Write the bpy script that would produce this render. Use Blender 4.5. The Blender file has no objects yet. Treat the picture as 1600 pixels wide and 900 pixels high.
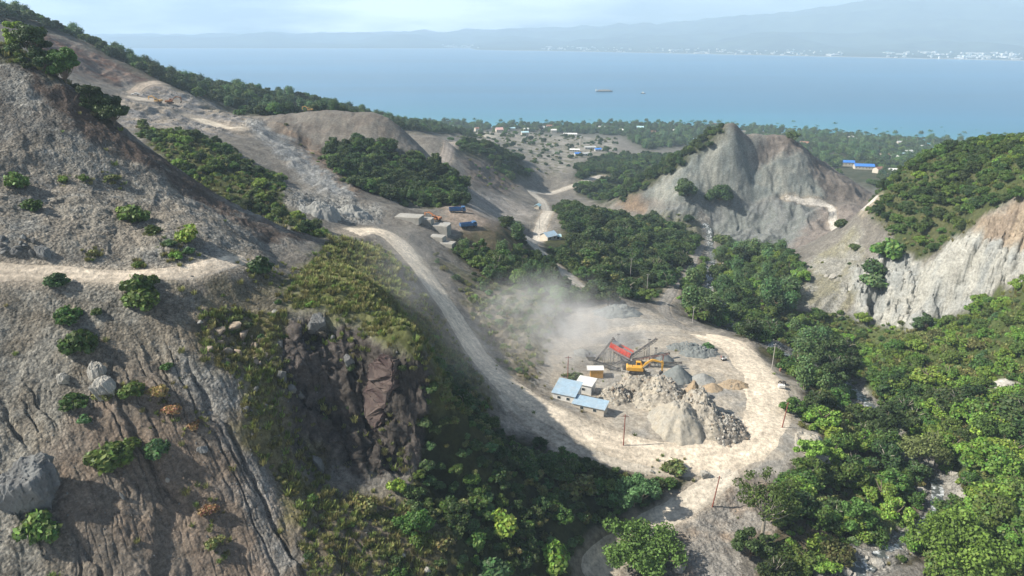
import bpy, bmesh, math, random
import numpy as np
from mathutils import Vector, Matrix, Euler

# ------------------------------------------------------------------ camera, world, sun, exposure
scene = bpy.context.scene
COL = scene.collection
R = math.radians
CAM_Z = 200.0
HFOV = 72.0
PITCH = 20.0
F_PX = 800.0 / math.tan(R(HFOV / 2))          # focal length in photo pixels (photo 1600 wide)
SUN_ELEV, SUN_AZ = 41.0, 263.0                # azimuth clockwise from +Y (the sun stands to the left)

cd = bpy.data.cameras.new('camera')
cam = bpy.data.objects.new('camera', cd)
COL.objects.link(cam)
cam.location = (0, 0, CAM_Z)
cam.rotation_euler = (R(90 - PITCH), 0, 0)
cd.sensor_width = 36
cd.lens = 18 / math.tan(R(HFOV / 2))
cd.clip_start = 1.0
cd.clip_end = 90000
scene.camera = cam

world = bpy.data.worlds.new('World')
scene.world = world
world.use_nodes = True
wn, wl = world.node_tree.nodes, world.node_tree.links
wn.clear()
wout = wn.new('ShaderNodeOutputWorld')
wbg = wn.new('ShaderNodeBackground')
wbg.inputs['Strength'].default_value = 0.055
sky = wn.new('ShaderNodeTexSky')
sky.sky_type = 'NISHITA'
sky.sun_disc = False
sky.sun_elevation = R(SUN_ELEV)
sky.sun_rotation = R(SUN_AZ)
sky.altitude = 200
sky.air_density = 1.0
sky.dust_density = 1.2
sky.ozone_density = 1.2
# soft broken cloud, thickest low over the far shore
tc = wn.new('ShaderNodeTexCoord')
mp = wn.new('ShaderNodeMapping')
mp.inputs['Scale'].default_value = (1.6, 1.6, 9.0)
mp.inputs['Location'].default_value = (0.35, 0.1, 0.55)
cn = wn.new('ShaderNodeTexNoise')
cn.inputs['Scale'].default_value = 2.6
cn.inputs['Detail'].default_value = 9
cn.inputs['Roughness'].default_value = 0.55
cr = wn.new('ShaderNodeValToRGB')
cr.color_ramp.elements[0].position = 0.42
cr.color_ramp.elements[1].position = 0.66
cmul = wn.new('ShaderNodeMath'); cmul.operation = 'MULTIPLY'; cmul.inputs[1].default_value = 0.85
cmix = wn.new('ShaderNodeMixRGB')
cmix.inputs['Color2'].default_value = (44.0, 44.6, 45.2, 1)
wl.new(tc.outputs['Generated'], mp.inputs['Vector'])
wl.new(mp.outputs['Vector'], cn.inputs['Vector'])
wl.new(cn.outputs['Fac'], cr.inputs['Fac'])
sxyz = wn.new('ShaderNodeSeparateXYZ')
low = wn.new('ShaderNodeMapRange')
low.inputs['From Min'].default_value = 0.03; low.inputs['From Max'].default_value = 0.16
low.inputs['To Min'].default_value = 1.0; low.inputs['To Max'].default_value = 0.10
wl.new(tc.outputs['Generated'], sxyz.inputs[0]); wl.new(sxyz.outputs['Z'], low.inputs['Value'])
clow = wn.new('ShaderNodeMath'); clow.operation = 'MULTIPLY'
west = wn.new('ShaderNodeMapRange'); west.inputs['From Min'].default_value = 0.45; west.inputs['From Max'].default_value = -0.15; west.inputs['To Min'].default_value = 0.25
wl.new(sxyz.outputs['X'], west.inputs['Value'])
cw = wn.new('ShaderNodeMath'); cw.operation = 'MULTIPLY'; wl.new(cr.outputs['Color'], cw.inputs[0]); wl.new(west.outputs['Result'], cw.inputs[1])
wl.new(cw.outputs[0], clow.inputs[0]); wl.new(low.outputs['Result'], clow.inputs[1])
wl.new(clow.outputs[0], cmul.inputs[0])
wl.new(cmul.outputs[0], cmix.inputs['Fac'])
wl.new(sky.outputs['Color'], cmix.inputs['Color1'])
wl.new(cmix.outputs['Color'], wbg.inputs['Color'])
wl.new(wbg.outputs['Background'], wout.inputs['Surface'])

sd = bpy.data.lights.new('sun', 'SUN')
sd.energy = 5.0
sd.angle = R(0.55)
sd.color = (1.0, 0.93, 0.82)
sun = bpy.data.objects.new('sun', sd)
COL.objects.link(sun)
az, el = R(SUN_AZ), R(SUN_ELEV)
to_sun = Vector((math.sin(az) * math.cos(el), math.cos(az) * math.cos(el), math.sin(el)))
sun.rotation_euler = (-to_sun).to_track_quat('-Z', 'Y').to_euler()

vs = scene.view_settings
vs.view_transform = 'Standard'
vs.look = 'None'
vs.exposure = 0.80
vs.gamma = 1.0
vs.use_curve_mapping = False
cy = scene.cycles
cy.max_bounces = 6
cy.diffuse_bounces = 2
cy.glossy_bounces = 2
cy.transmission_bounces = 3
cy.transparent_max_bounces = 8
cy.volume_bounces = 4
cy.use_denoising = True
cy.use_adaptive_sampling = True
cy.adaptive_threshold = 0.015
cy.volume_step_rate = 2.0

# ------------------------------------------------------------------ helpers
rng = np.random.default_rng(7)
random.seed(7)

def px_s_T(u, v):
    """photo pixel -> (x/Y, drop/Y) of its ray"""
    a = (np.asarray(u, float) - 800) / F_PX
    b = (450 - np.asarray(v, float)) / F_PX
    c, s = math.cos(R(PITCH)), math.sin(R(PITCH))
    dy = c + b * s
    return a / dy, (s - b * c) / dy

def to_px(x, y, z):
    """world -> photo pixel"""
    c, s = math.cos(R(PITCH)), math.sin(R(PITCH))
    dz = z - CAM_Z
    d = np.maximum(y * c - dz * s, 1e-3)
    return 800 + F_PX * x / d, 450 - F_PX * (y * s + dz * c) / d

def _hash(ix, iy, seed):
    h = (ix.astype(np.int64) * 374761393 + iy.astype(np.int64) * 668265263 + seed * 974634777) & 0xffffffff
    h = ((h ^ (h >> 13)) * 1274126177) & 0xffffffff
    return (h ^ (h >> 16)) & 0xffffffff

def perlin(x, y, seed=0):
    x = np.asarray(x, float); y = np.asarray(y, float)
    ix = np.floor(x); iy = np.floor(y)
    fx = x - ix; fy = y - iy
    sx = fx * fx * fx * (fx * (fx * 6 - 15) + 10)
    sy = fy * fy * fy * (fy * (fy * 6 - 15) + 10)
    def g(dx, dy):
        a = _hash(ix + dx, iy + dy, seed) * (2 * math.pi / 4294967296.0)
        return np.cos(a) * (fx - dx) + np.sin(a) * (fy - dy)
    n0 = g(0, 0); n0 = n0 + (g(1, 0) - n0) * sx
    n1 = g(0, 1); n1 = n1 + (g(1, 1) - n1) * sx
    return (n0 + (n1 - n0) * sy) * 1.5

def fbm(x, y, seed=0, octaves=4, gain=0.5):
    t = 0; a = 1.0
    for o in range(octaves):
        t = t + a * perlin(x * 2 ** o, y * 2 ** o, seed + o * 17)
        a *= gain
    return t

def ridged(x, y, seed=0, octaves=3):
    t = 0; a = 1.0
    for o in range(octaves):
        t = t + a * (1 - 2 * np.abs(perlin(x * 2 ** o, y * 2 ** o, seed + o * 31)))
        a *= 0.5
    return t

def in_poly(px, py, poly):
    px = np.asarray(px, float); py = np.asarray(py, float)
    inside = np.zeros(px.shape, bool)
    n = len(poly)
    for i in range(n):
        x0, y0 = poly[i]; x1, y1 = poly[(i + 1) % n]
        if y0 == y1: continue
        c = ((y0 > py) != (y1 > py)) & (px < (x1 - x0) * (py - y0) / (y1 - y0) + x0)
        inside ^= c
    return inside

def smooth(x, a, b):
    t = np.clip((x - a) / (b - a), 0, 1)
    return t * t * (3 - 2 * t)

# ---- object bookkeeping
def tag(o, label=None, cat=None, group=None, kind=None):
    if label: o['label'] = label
    if cat: o['category'] = cat
    if group: o['group'] = group
    if kind: o['kind'] = kind
    return o

def link(name, data, parent=None):
    o = bpy.data.objects.new(name, data)
    COL.objects.link(o)
    if parent is not None: o.parent = parent
    return o

def thing(name, label, cat, loc=(0, 0, 0), rz=0.0, group=None):
    o = link(name, None)
    o.empty_display_size = 0.5
    o.location = loc
    o.rotation_euler = (0, 0, rz)
    return tag(o, label, cat, group)

def mesh_np(name, verts, quads=None, tris=None, mats=(), smooth_shade=True):
    me = bpy.data.meshes.new(name)
    verts = np.asarray(verts, np.float32)
    loops = []; starts = []; n = 0
    if quads is not None and len(quads):
        q = np.asarray(quads, np.int32); loops.append(q.ravel()); starts.append(np.arange(len(q)) * 4); n = len(q) * 4
    if tris is not None and len(tris):
        t = np.asarray(tris, np.int32); loops.append(t.ravel()); starts.append(np.arange(len(t)) * 3 + n)
    loops = np.concatenate(loops).astype(np.int32); starts = np.concatenate(starts).astype(np.int32)
    me.vertices.add(len(verts)); me.vertices.foreach_set('co', verts.ravel())
    me.loops.add(len(loops)); me.loops.foreach_set('vertex_index', loops)
    me.polygons.add(len(starts)); me.polygons.foreach_set('loop_start', starts)
    me.update(calc_edges=True)
    me.validate()
    if smooth_shade:
        me.polygons.foreach_set('use_smooth', np.ones(len(me.polygons), bool))
    for m in mats: me.materials.append(m)
    return me

def point_color(me, name, rgb):
    at = me.color_attributes.new(name, 'FLOAT_COLOR', 'POINT')
    c = np.ones((len(rgb), 4), np.float32); c[:, :3] = rgb
    at.data.foreach_set('color', c.ravel())

def point_float(me, name, val):
    at = me.attributes.new(name, 'FLOAT', 'POINT')
    at.data.foreach_set('value', np.asarray(val, np.float32))

class MB:
    """collects boxes, bars, tubes and prisms into one mesh"""
    def __init__(self): self.v = []; self.f = []
    def add(self, vs_, fs):
        n = len(self.v); self.v += [tuple(p) for p in vs_]; self.f += [tuple(i + n for i in f) for f in fs]; return self
    def box(self, c, size, rz=0, rx=0, ry=0, taper=1.0):
        m = Euler((rx, ry, rz)).to_matrix()
        h = [s / 2 for s in size]; p = []
        for z in (-1, 1):
            k = taper if z > 0 else 1
            for x, y in ((-1, -1), (1, -1), (1, 1), (-1, 1)):
                p.append(Vector(c) + m @ Vector((x * h[0] * k, y * h[1] * k, z * h[2])))
        return self.add(p, [(3, 2, 1, 0), (4, 5, 6, 7), (0, 1, 5, 4), (1, 2, 6, 5), (2, 3, 7, 6), (3, 0, 4, 7)])
    def tube(self, a, b, r0, r1=None, n=8, cap=True):
        a, b = Vector(a), Vector(b); r1 = r0 if r1 is None else r1
        d = (b - a).normalized(); q = d.to_track_quat('Z', 'Y')
        p = []
        for c, r in ((a, r0), (b, r1)):
            for k in range(n):
                t = 2 * math.pi * k / n
                p.append(c + q @ Vector((r * math.cos(t), r * math.sin(t), 0)))
        f = [(k, (k + 1) % n, n + (k + 1) % n, n + k) for k in range(n)]
        if cap: f += [tuple(range(n - 1, -1, -1)), tuple(range(n, 2 * n))]
        return self.add(p, f)
    def bar(self, a, b, w, h, up=(0, 0, 1)):
        a, b = Vector(a), Vector(b); d = (b - a).normalized(); s = d.cross(Vector(up)).normalized(); t = s.cross(d)
        p = [c + s * (i * w / 2) + t * (j * h / 2) for c in (a, b) for i, j in ((-1, -1), (1, -1), (1, 1), (-1, 1))]
        return self.add(p, [(0, 1, 2, 3), (7, 6, 5, 4), (0, 4, 5, 1), (1, 5, 6, 2), (2, 6, 7, 3), (3, 7, 4, 0)])
    def prism(self, outline, y0, y1):
        """outline of (x, z) points extruded along y"""
        n = len(outline)
        p = [(x, y0, z) for x, z in outline] + [(x, y1, z) for x, z in outline]
        f = [tuple(range(n)), tuple(range(2 * n - 1, n - 1, -1))] + [(k, n + k, n + (k + 1) % n, (k + 1) % n) for k in range(n)]
        return self.add(p, f)
    def build(self, name, mat, parent=None, loc=None, rot=None, bevel=0.0):
        me = bpy.data.meshes.new(name); me.from_pydata(self.v, [], self.f); me.update()
        bm = bmesh.new(); bm.from_mesh(me)
        bmesh.ops.recalc_face_normals(bm, faces=bm.faces)
        if bevel: bmesh.ops.bevel(bm, geom=list(bm.edges), offset=bevel, segments=1, affect='EDGES', profile=0.7)
        bm.to_mesh(me); bm.free()
        me.materials.append(mat)
        o = link(name, me, parent)
        if loc is not None: o.location = loc
        if rot is not None: o.rotation_euler = rot
        return o

# ---- materials
def new_mat(name):
    m = bpy.data.materials.new(name); m.use_nodes = True
    nt = m.node_tree; nt.nodes.clear()
    out = nt.nodes.new('ShaderNodeOutputMaterial')
    return m, nt, out

def N(nt, typ, **kw):
    n = nt.nodes.new(typ)
    for k, v in kw.items():
        if k.startswith('i_'): n.inputs[k[2:].replace('_', ' ')].default_value = v
        else: setattr(n, k, v)
    return n

def simple_mat(name, rgb, rough=0.6, metal=0.0, var=0.25, scale=3.0, dirt=(0.32, 0.28, 0.22), dirt_amt=0.25, bump=0.0):
    """painted / built surface with blotchy wear and dust"""
    m, nt, out = new_mat(name)
    L = nt.links.new
    b = N(nt, 'ShaderNodeBsdfPrincipled'); b.inputs['Roughness'].default_value = rough; b.inputs['Metallic'].default_value = metal
    t = N(nt, 'ShaderNodeTexCoord')
    n1 = N(nt, 'ShaderNodeTexNoise', i_Scale=scale, i_Detail=6.0, i_Roughness=0.65)
    L(t.outputs['Object'], n1.inputs['Vector'])
    mr = N(nt, 'ShaderNodeMapRange'); mr.inputs['From Min'].default_value = 0.3; mr.inputs['From Max'].default_value = 0.7
    mr.inputs['To Min'].default_value = 1 - var; mr.inputs['To Max'].default_value = 1 + var
    L(n1.outputs['Fac'], mr.inputs['Value'])
    mu = N(nt, 'ShaderNodeVectorMath', operation='SCALE'); mu.inputs[0].default_value = rgb
    L(mr.outputs['Result'], mu.inputs['Scale'])
    n2 = N(nt, 'ShaderNodeTexNoise', i_Scale=scale * 0.45, i_Detail=5.0, i_Roughness=0.7)
    L(t.outputs['Object'], n2.inputs['Vector'])
    rp = N(nt, 'ShaderNodeMapRange'); rp.inputs['From Min'].default_value = 0.45; rp.inputs['From Max'].default_value = 0.75
    rp.inputs['To Max'].default_value = dirt_amt * 2
    L(n2.outputs['Fac'], rp.inputs['Value'])
    mx = N(nt, 'ShaderNodeMixRGB'); mx.inputs['Color2'].default_value = (*dirt, 1)
    L(rp.outputs['Result'], mx.inputs['Fac']); L(mu.outputs['Vector'], mx.inputs['Color1'])
    L(mx.outputs['Color'], b.inputs['Base Color'])
    if bump:
        bp = N(nt, 'ShaderNodeBump', i_Strength=bump, i_Distance=0.05); L(n1.outputs['Fac'], bp.inputs['Height']); L(bp.outputs['Normal'], b.inputs['Normal'])
    L(b.outputs['BSDF'], out.inputs['Surface'])
    return m
# ------------------------------------------------------------------ the land: heights through surveyed points
# each row: (u, v, Y): a ground point seen at photo pixel u,v and lying Y metres ahead of the camera's foot
SEEN = [
 # dirt road on the left bench
 (-220,432,116),(-100,428,121),(0,421,125),(120,428,128),(250,430,132),(330,420,138),(380,403,148),(410,392,160),
 # talus hill above that road
 (-220,250,150),(-220,60,190),(0,250,158),(0,160,176),(0,72,194),(60,95,198),(90,122,200),(130,152,198),(180,192,197),(250,248,193),(300,287,190),(350,318,188),
 (400,345,187),(450,362,190),(510,373,205),(200,300,166),(300,350,158),(100,350,143),(200,400,138),(380,385,156),(100,200,176),(180,250,176),
 # gully with shrubs behind it and the terraced quarry
 (330,235,310),(300,215,330),(380,270,290),(440,322,262),(220,200,350),(450,298,270),(380,196,400),(300,186,420),(470,240,370),(560,310,310),(420,220,385),(515,275,340),
 (450,285,330),(530,322,300),(400,187,450),(440,178,452),(480,174,450),(540,174,455),(590,179,455),(640,212,450),(665,242,440),(560,247,400),(500,242,405),(610,250,405),
 (480,312,288),(540,331,284),(590,341,290),(350,203,408),
 # wooded ridge on the left
 (-220,-50,480),(0,20,500),(60,34,520),(130,64,540),(215,107,580),(280,125,620),(340,139,660),(420,150,690),(490,160,720),(540,174,780),(600,190,880),(650,196,1000),
 (100,75,470),(150,105,470),(230,131,480),(200,142,452),(240,158,440),(270,135,500),(330,168,520),(380,172,560),(450,188,560),(520,185,650),(0,60,440),(-220,0,420),
 # upper road junction, yard with the trucks
 (560,356,266),(590,358,264),(620,376,258),(640,342,300),(700,352,306),(722,328,330),(742,350,312),(775,358,312),(800,386,310),(660,330,335),
 (640,290,375),(720,312,358),(560,268,380),(600,300,355),(700,270,420),
 # haul road down to the pad
 (640,400,250),(660,422,238),(700,482,213),(740,546,191),(770,580,181),(800,606,174),(870,651,163),(950,690,156),(1040,714,151.5),(1130,712,152),
 (690,400,265),(700,440,245),(720,400,272),
 # bank between haul road and pad, wood behind the pad
 (740,470,236),(800,480,233),(850,500,230),(780,540,206),(860,570,198),(880,462,262),(950,470,265),(1000,481,262),(750,400,290),(850,430,280),(800,440,268),
 # crusher pad
 (930,492,246),(1000,492,246),(900,520,232),(1000,560,207),(900,600,190),(960,640,172),(1080,640,172),(1150,640,173),(1195,590,193),(1160,548,214),(1120,530,224),(1080,521,232),(1060,600,189),
 (1215,640,174),(1240,600,190),(1280,622,190),(1250,682,160),(1290,692,160),(1200,560,212),(1225,530,232),
 (1000,740,146),(900,712,150),(850,680,156),(800,640,164),
 # lower track, foot of the photo
 (1120,756,143),(1050,800,136),(960,860,126),(925,900,119),(1200,762,142),(1150,800,135),(1250,800,134),(1150,880,120.5),(1050,880,120.5),(1300,800,138),(1250,890,119),
 # wooded flank below the haul road
 (900,800,128),(850,722,142),(780,682,150),(800,850,113),(700,850,107),(700,760,120),(620,850,104),(880,885,114),(760,650,156),(950,760,140),
 # the spur: cliff top, cliff foot, grassy crest, flank towards the haul road
 (470,475,138),(520,490,137),(560,520,134),(600,545,130),(640,560,127),(668,585,127),
 (480,700,118.5),(540,722,118),(600,737,117.5),(650,742,118),(500,600,127),(600,640,125.5),(668,660,124),
 (430,420,165),(520,386,200),(480,440,150),(560,430,165),(600,480,150),(640,520,141),(555,380,212),
 (640,440,203),(680,500,187),(700,560,172),(738,602,163),(620,415,225),(680,540,165),(700,620,146),
 # bare left slope
 (0,900,84),(250,900,88),(450,900,93),(600,900,97),(0,650,103.2),(250,650,108),(400,650,113),(0,540,113),(250,540,118),(380,520,128),(330,480,130),(420,560,125),
 (450,620,120.5),(520,800,106),(450,750,108),(-220,650,98),(-220,900,80),(120,780,94),(300,780,99),
 # wood in the valley
 (900,330,480),(950,350,440),(1050,390,410),(900,400,360),(850,370,400),(1000,430,340),(950,440,312),(830,380,400),(858,330,520),(835,300,640),(900,285,700),(950,270,760),
 (740,310,450),(790,330,470),(690,216,600),(760,227,680),(820,266,700),(830,290,690),(760,280,600),(680,250,520),(700,222,580),
 (1085,400,398),(1060,440,328),(1045,480,275),
 # plain by the sea
 (880,240,1000),(950,225,1150),(860,265,850),(760,206,1250),(1000,260,850),(1000,235,1050),
 # grey hill across the valley
 (960,318,560),(1000,290,560),(1060,252,560),(1110,214,560),(1127,208,557),(1140,197,555),(1151,210,553),(1182,225,556),(1165,222,550),(1200,222,565),(1225,218,575),(1260,235,570),(1300,265,560),(1360,306,545),
 (1130,300,535),(1200,305,533),(1290,318,528),(1360,325,522),(1050,300,535),(1200,390,478),(1240,385,468),(1120,370,500),(1300,372,440),(1330,352,450),(1010,330,540),(1080,350,510),
 # right-hand spur with the pale cliff
 (1250,440,330),(1200,480,300),(1330,400,335),(1380,340,338),(1340,350,350),(1370,312,350),(1388,296,348),(1430,264,342),(1500,246,332),(1600,228,312),(1760,205,290),
 (1400,400,306),(1450,420,292),(1480,380,287),(1530,350,277),(1600,312,268),(1760,270,250),(1340,490,296),(1400,506,281),(1480,490,269),(1540,460,259),(1600,430,250),(1760,390,225),
 (1450,530,240),(1550,520,222),(1600,470,226),(1600,560,195),(1500,600,195),(1400,560,222),(1600,650,168),(1550,720,150),(1600,800,133),(1600,900,115),(1760,700,150),(1760,500,200),(1760,900,112),
 # the river
 (1105,366,508),(1110,400,430),(1105,450,352),(1180,532,270),(1260,562,240),(1330,602,216),(1400,660,188),(1470,740,157),(1482,790,142),(1400,850,126),(1340,886,118),
]
# each row: (u, Y, z): ground hidden behind a crest, or outside the frame
HIDDEN = [
 (60,250,165),(150,245,158),(200,250,150),(300,240,139),(370,235,136),(440,225,137),(60,330,165),(-220,260,170),(-220,330,170),
 (420,520,140),(540,530,128),(620,540,112),(700,700,95),
 (0,750,150),(0,1000,60),(200,850,100),(200,1050,35),(340,950,80),(340,1150,20),(480,1050,50),(480,1250,8),(600,1200,20),(600,1400,2),(-220,900,120),(-220,1100,40),
 (1000,640,52),(1100,650,52),(1200,660,50),(1300,650,48),(1400,600,52),(1450,450,92),(1600,430,105),(1760,420,110),(1500,560,58),(1700,560,62),
 (1400,900,30),(1250,900,32),(1250,1150,18),(1400,1100,16),(1600,1000,20),(1760,900,28),(1100,1100,22),(1100,800,44),
 (-300,60,104),(0,60,103),(200,60,99),(400,60,95),(600,60,93),(800,60,88),(1000,60,91),(1200,60,94),(1400,60,96),(1600,60,100),(1900,60,104),
 (-300,48,96),(400,48,90),(900,48,86),(1400,48,95),(1900,48,104),(1900,300,160),(1900,150,110),(-400,130,160),(-400,300,180),(-400,520,225),
 (900,90,89),(1000,100,90),(1200,95,93),(1400,95,95),
]
COAST = [(560,192),(640,195),(700,197),(800,199),(900,199),(1000,199),(1100,201),(1200,206),(1300,214),(1400,222),(1500,228),(1650,236),(1800,246),(2000,262)]

def _controls():
    P = []
    for u, v, Y in SEEN:
        s, T = px_s_T(u, v); P.append((float(s), Y, CAM_Z - Y * float(T)))
    for u, Y, z in HIDDEN:
        P.append(((u - 800) / F_PX / 0.94, Y, z))
    for u, v in COAST:
        s, T = px_s_T(u, v); Y = (CAM_Z - 1.0) / float(T)
        P += [(float(s), Y, 1.0), (float(s) , Y + 90, -7.0), (float(s), Y * 0.93, 4.0), (float(s), Y + 900, -30.0)]
    P += [(-0.9, 1400, -10), (-0.6, 1500, -10), (-0.35, 1600, -10), (-0.2, 1750, -8), (-0.9, 2200, -30), (-0.4, 2400, -30)]
    return np.array(P)

CP = _controls()
_cx = np.stack([CP[:, 0], np.log(CP[:, 1])], 1)
def _phi(r2): return np.sqrt(r2 + 0.0009)
_n = len(CP)
_A = np.zeros((_n + 3, _n + 3))
_d = _cx[:, None] - _cx[None]
_A[:_n, :_n] = _phi((_d ** 2).sum(-1)) - np.eye(_n) * 0.002
_A[:_n, _n] = 1; _A[:_n, _n + 1:] = _cx; _A[_n, :_n] = 1; _A[_n + 1:, :_n] = _cx.T
_w = np.linalg.solve(_A, np.concatenate([CP[:, 2], np.zeros(3)]))

# coarse grid in (x/Y, log Y), then refined
GS = np.linspace(-0.98, 1.0, 420)
GT = np.linspace(math.log(46), math.log(2300), 520)
_gs, _gt = np.meshgrid(GS, GT)
_q = np.stack([_gs.ravel(), _gt.ravel()], 1)
_z = np.empty(len(_q))
for k in range(0, len(_q), 20000):
    d2 = ((_q[k:k + 20000, None, 0] - _cx[None, :, 0]) ** 2 + (_q[k:k + 20000, None, 1] - _cx[None, :, 1]) ** 2)
    _z[k:k + 20000] = _phi(d2) @ _w[:_n]
_z += _w[_n] + _q @ _w[_n + 1:]
GZ = _z.reshape(_gs.shape)

def base_h(s, t):
    i = np.clip((s - GS[0]) / (GS[1] - GS[0]), 0, len(GS) - 1.001); j = np.clip((t - GT[0]) / (GT[1] - GT[0]), 0, len(GT) - 1.001)
    i0 = i.astype(int); j0 = j.astype(int); fi = i - i0; fj = j - j0
    return (GZ[j0, i0] * (1 - fi) + GZ[j0, i0 + 1] * fi) * (1 - fj) + (GZ[j0 + 1, i0] * (1 - fi) + GZ[j0 + 1, i0 + 1] * fi) * fj
def hit(u, v, y0=52.0, y1=2200.0, surf=None):
    """first ground point met by the ray through photo pixel (u, v)"""
    s, T = px_s_T(u, v)
    Y = np.exp(np.linspace(math.log(y0), math.log(y1), 1500))
    f = (CAM_Z - Y * T) - base_h(np.full_like(Y, s), np.log(Y))
    k = np.where((f[:-1] > 0) & (f[1:] <= 0))[0]
    if len(k) == 0: return None
    k = k[0]; w = f[k] / (f[k] - f[k + 1]); y = Y[k] + w * (Y[k + 1] - Y[k])
    return np.array([s * y, y, CAM_Z - y * T])

# ---- roads: (kind, half width, points in the photo)
ROADS = {
 'bench':  (2.1, [(-220,432),(-100,428),(0,422),(120,429),(250,430),(330,421),(370,408),(392,398)]),
 'haul':   (5.1, [(545,364),(570,358),(600,362),(625,379),(660,421),(700,482),(740,546),(770,580),(800,606),(870,651),(950,690),(1040,713),(1120,712),(1180,690),(1204,645),(1194,592),(1160,549),(1120,529),(1084,519)]),
 'valley': (2.7, [(1084,519),(1060,508),(1040,492),(1036,474),(1058,442),(1085,404),(1096,380)]),
 'lower':  (2.7, [(775,598),(800,632),(850,674),(915,707),(985,726),(1060,733),(1125,727)]),
 'foot':   (3.3, [(1150,716),(1122,754),(1085,780),(1050,800),(1000,830),(960,860),(930,893),(915,915)]),
 'far':    (4.0, [(905,450),(880,422),(845,392),(826,377),(846,352),(857,330),(846,312),(829,299),(862,301),(905,288),(945,274)]),
 'hill':   (3.0, [(1225,306),(1262,311),(1300,317),(1362,322)]),
 'spoil':  (4.5, [(700,270),(692,252),(700,236),(716,222)]),
 'terrace':(6.0, [(300,182),(335,194),(372,201)]),
 'quarry': (5.0, [(200,152),(240,156),(268,160)]),
 'ramp':   (3.0, [(202,146),(222,133),(258,130)]),
}
ROADW = {}
for k, (hw, pts) in ROADS.items():
    w = [hit(u, v, y0=100 if k == 'bench' else 60) for u, v in pts]
    w = np.array([p for p in w if p is not None])
    # even spacing with a smooth curve
    d = np.concatenate([[0], np.cumsum(np.hypot(*(np.diff(w[:, :2], axis=0).T)))])
    t = np.arange(0, d[-1], 1.2)
    q = np.stack([np.interp(t, d, w[:, 0]), np.interp(t, d, w[:, 1])], 1)
    for _ in range(24):
        q[1:-1] = 0.25 * q[:-2] + 0.5 * q[1:-1] + 0.25 * q[2:]
    ROADW[k] = (hw, q)

_rv = [hit(u, v, y0=60) for u, v in [(1098,340),(1105,352),(1109,375),(1112,400),(1108,430),(1108,455),(1150,512),(1205,545),(1262,562),(1312,588),(1338,612),(1372,650),(1410,685),(1452,726),(1478,765),(1465,815),(1405,850),(1345,885),(1290,925)]]
_rv = np.array([p for p in _rv if p is not None]); _d1 = np.concatenate([[0], np.cumsum(np.hypot(*(np.diff(_rv[:, :2], axis=0).T)))]); _t1 = np.arange(0, _d1[-1], 1.5)
RIVER = np.stack([np.interp(_t1, _d1, _rv[:, 0]), np.interp(_t1, _d1, _rv[:, 1])], 1)
for _ in range(16): RIVER[1:-1] = .25 * RIVER[:-2] + .5 * RIVER[1:-1] + .25 * RIVER[2:]

def road_dist(x, y, which=None, table=None):
    """distance outside the nearest road edge (negative on the road)"""
    out = np.full(x.shape, 1e3)
    for k, (hw, q) in (ROADW if table is None else table).items():
        if which and k not in which: continue
        lo = q.min(0) - 14; hi = q.max(0) + 14
        m = (x > lo[0]) & (x < hi[0]) & (y > lo[1]) & (y < hi[1])
        if not m.any(): continue
        xs, ys = x[m], y[m]; best = np.full(xs.shape, 1e3)
        qq = q[::3]
        for a, b in zip(qq[:-1], qq[1:]):
            e = b - a; l2 = max((e ** 2).sum(), 1e-6)
            near = np.abs(xs - a[0]) + np.abs(ys - a[1]) < 40
            if not near.any(): continue
            xn, yn = xs[near], ys[near]
            tt = np.clip(((xn - a[0]) * e[0] + (yn - a[1]) * e[1]) / l2, 0, 1)
            best[near] = np.minimum(best[near], np.hypot(xn - a[0] - tt * e[0], yn - a[1] - tt * e[1]))
        out[m] = np.minimum(out[m], best - hw)
    return out

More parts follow.
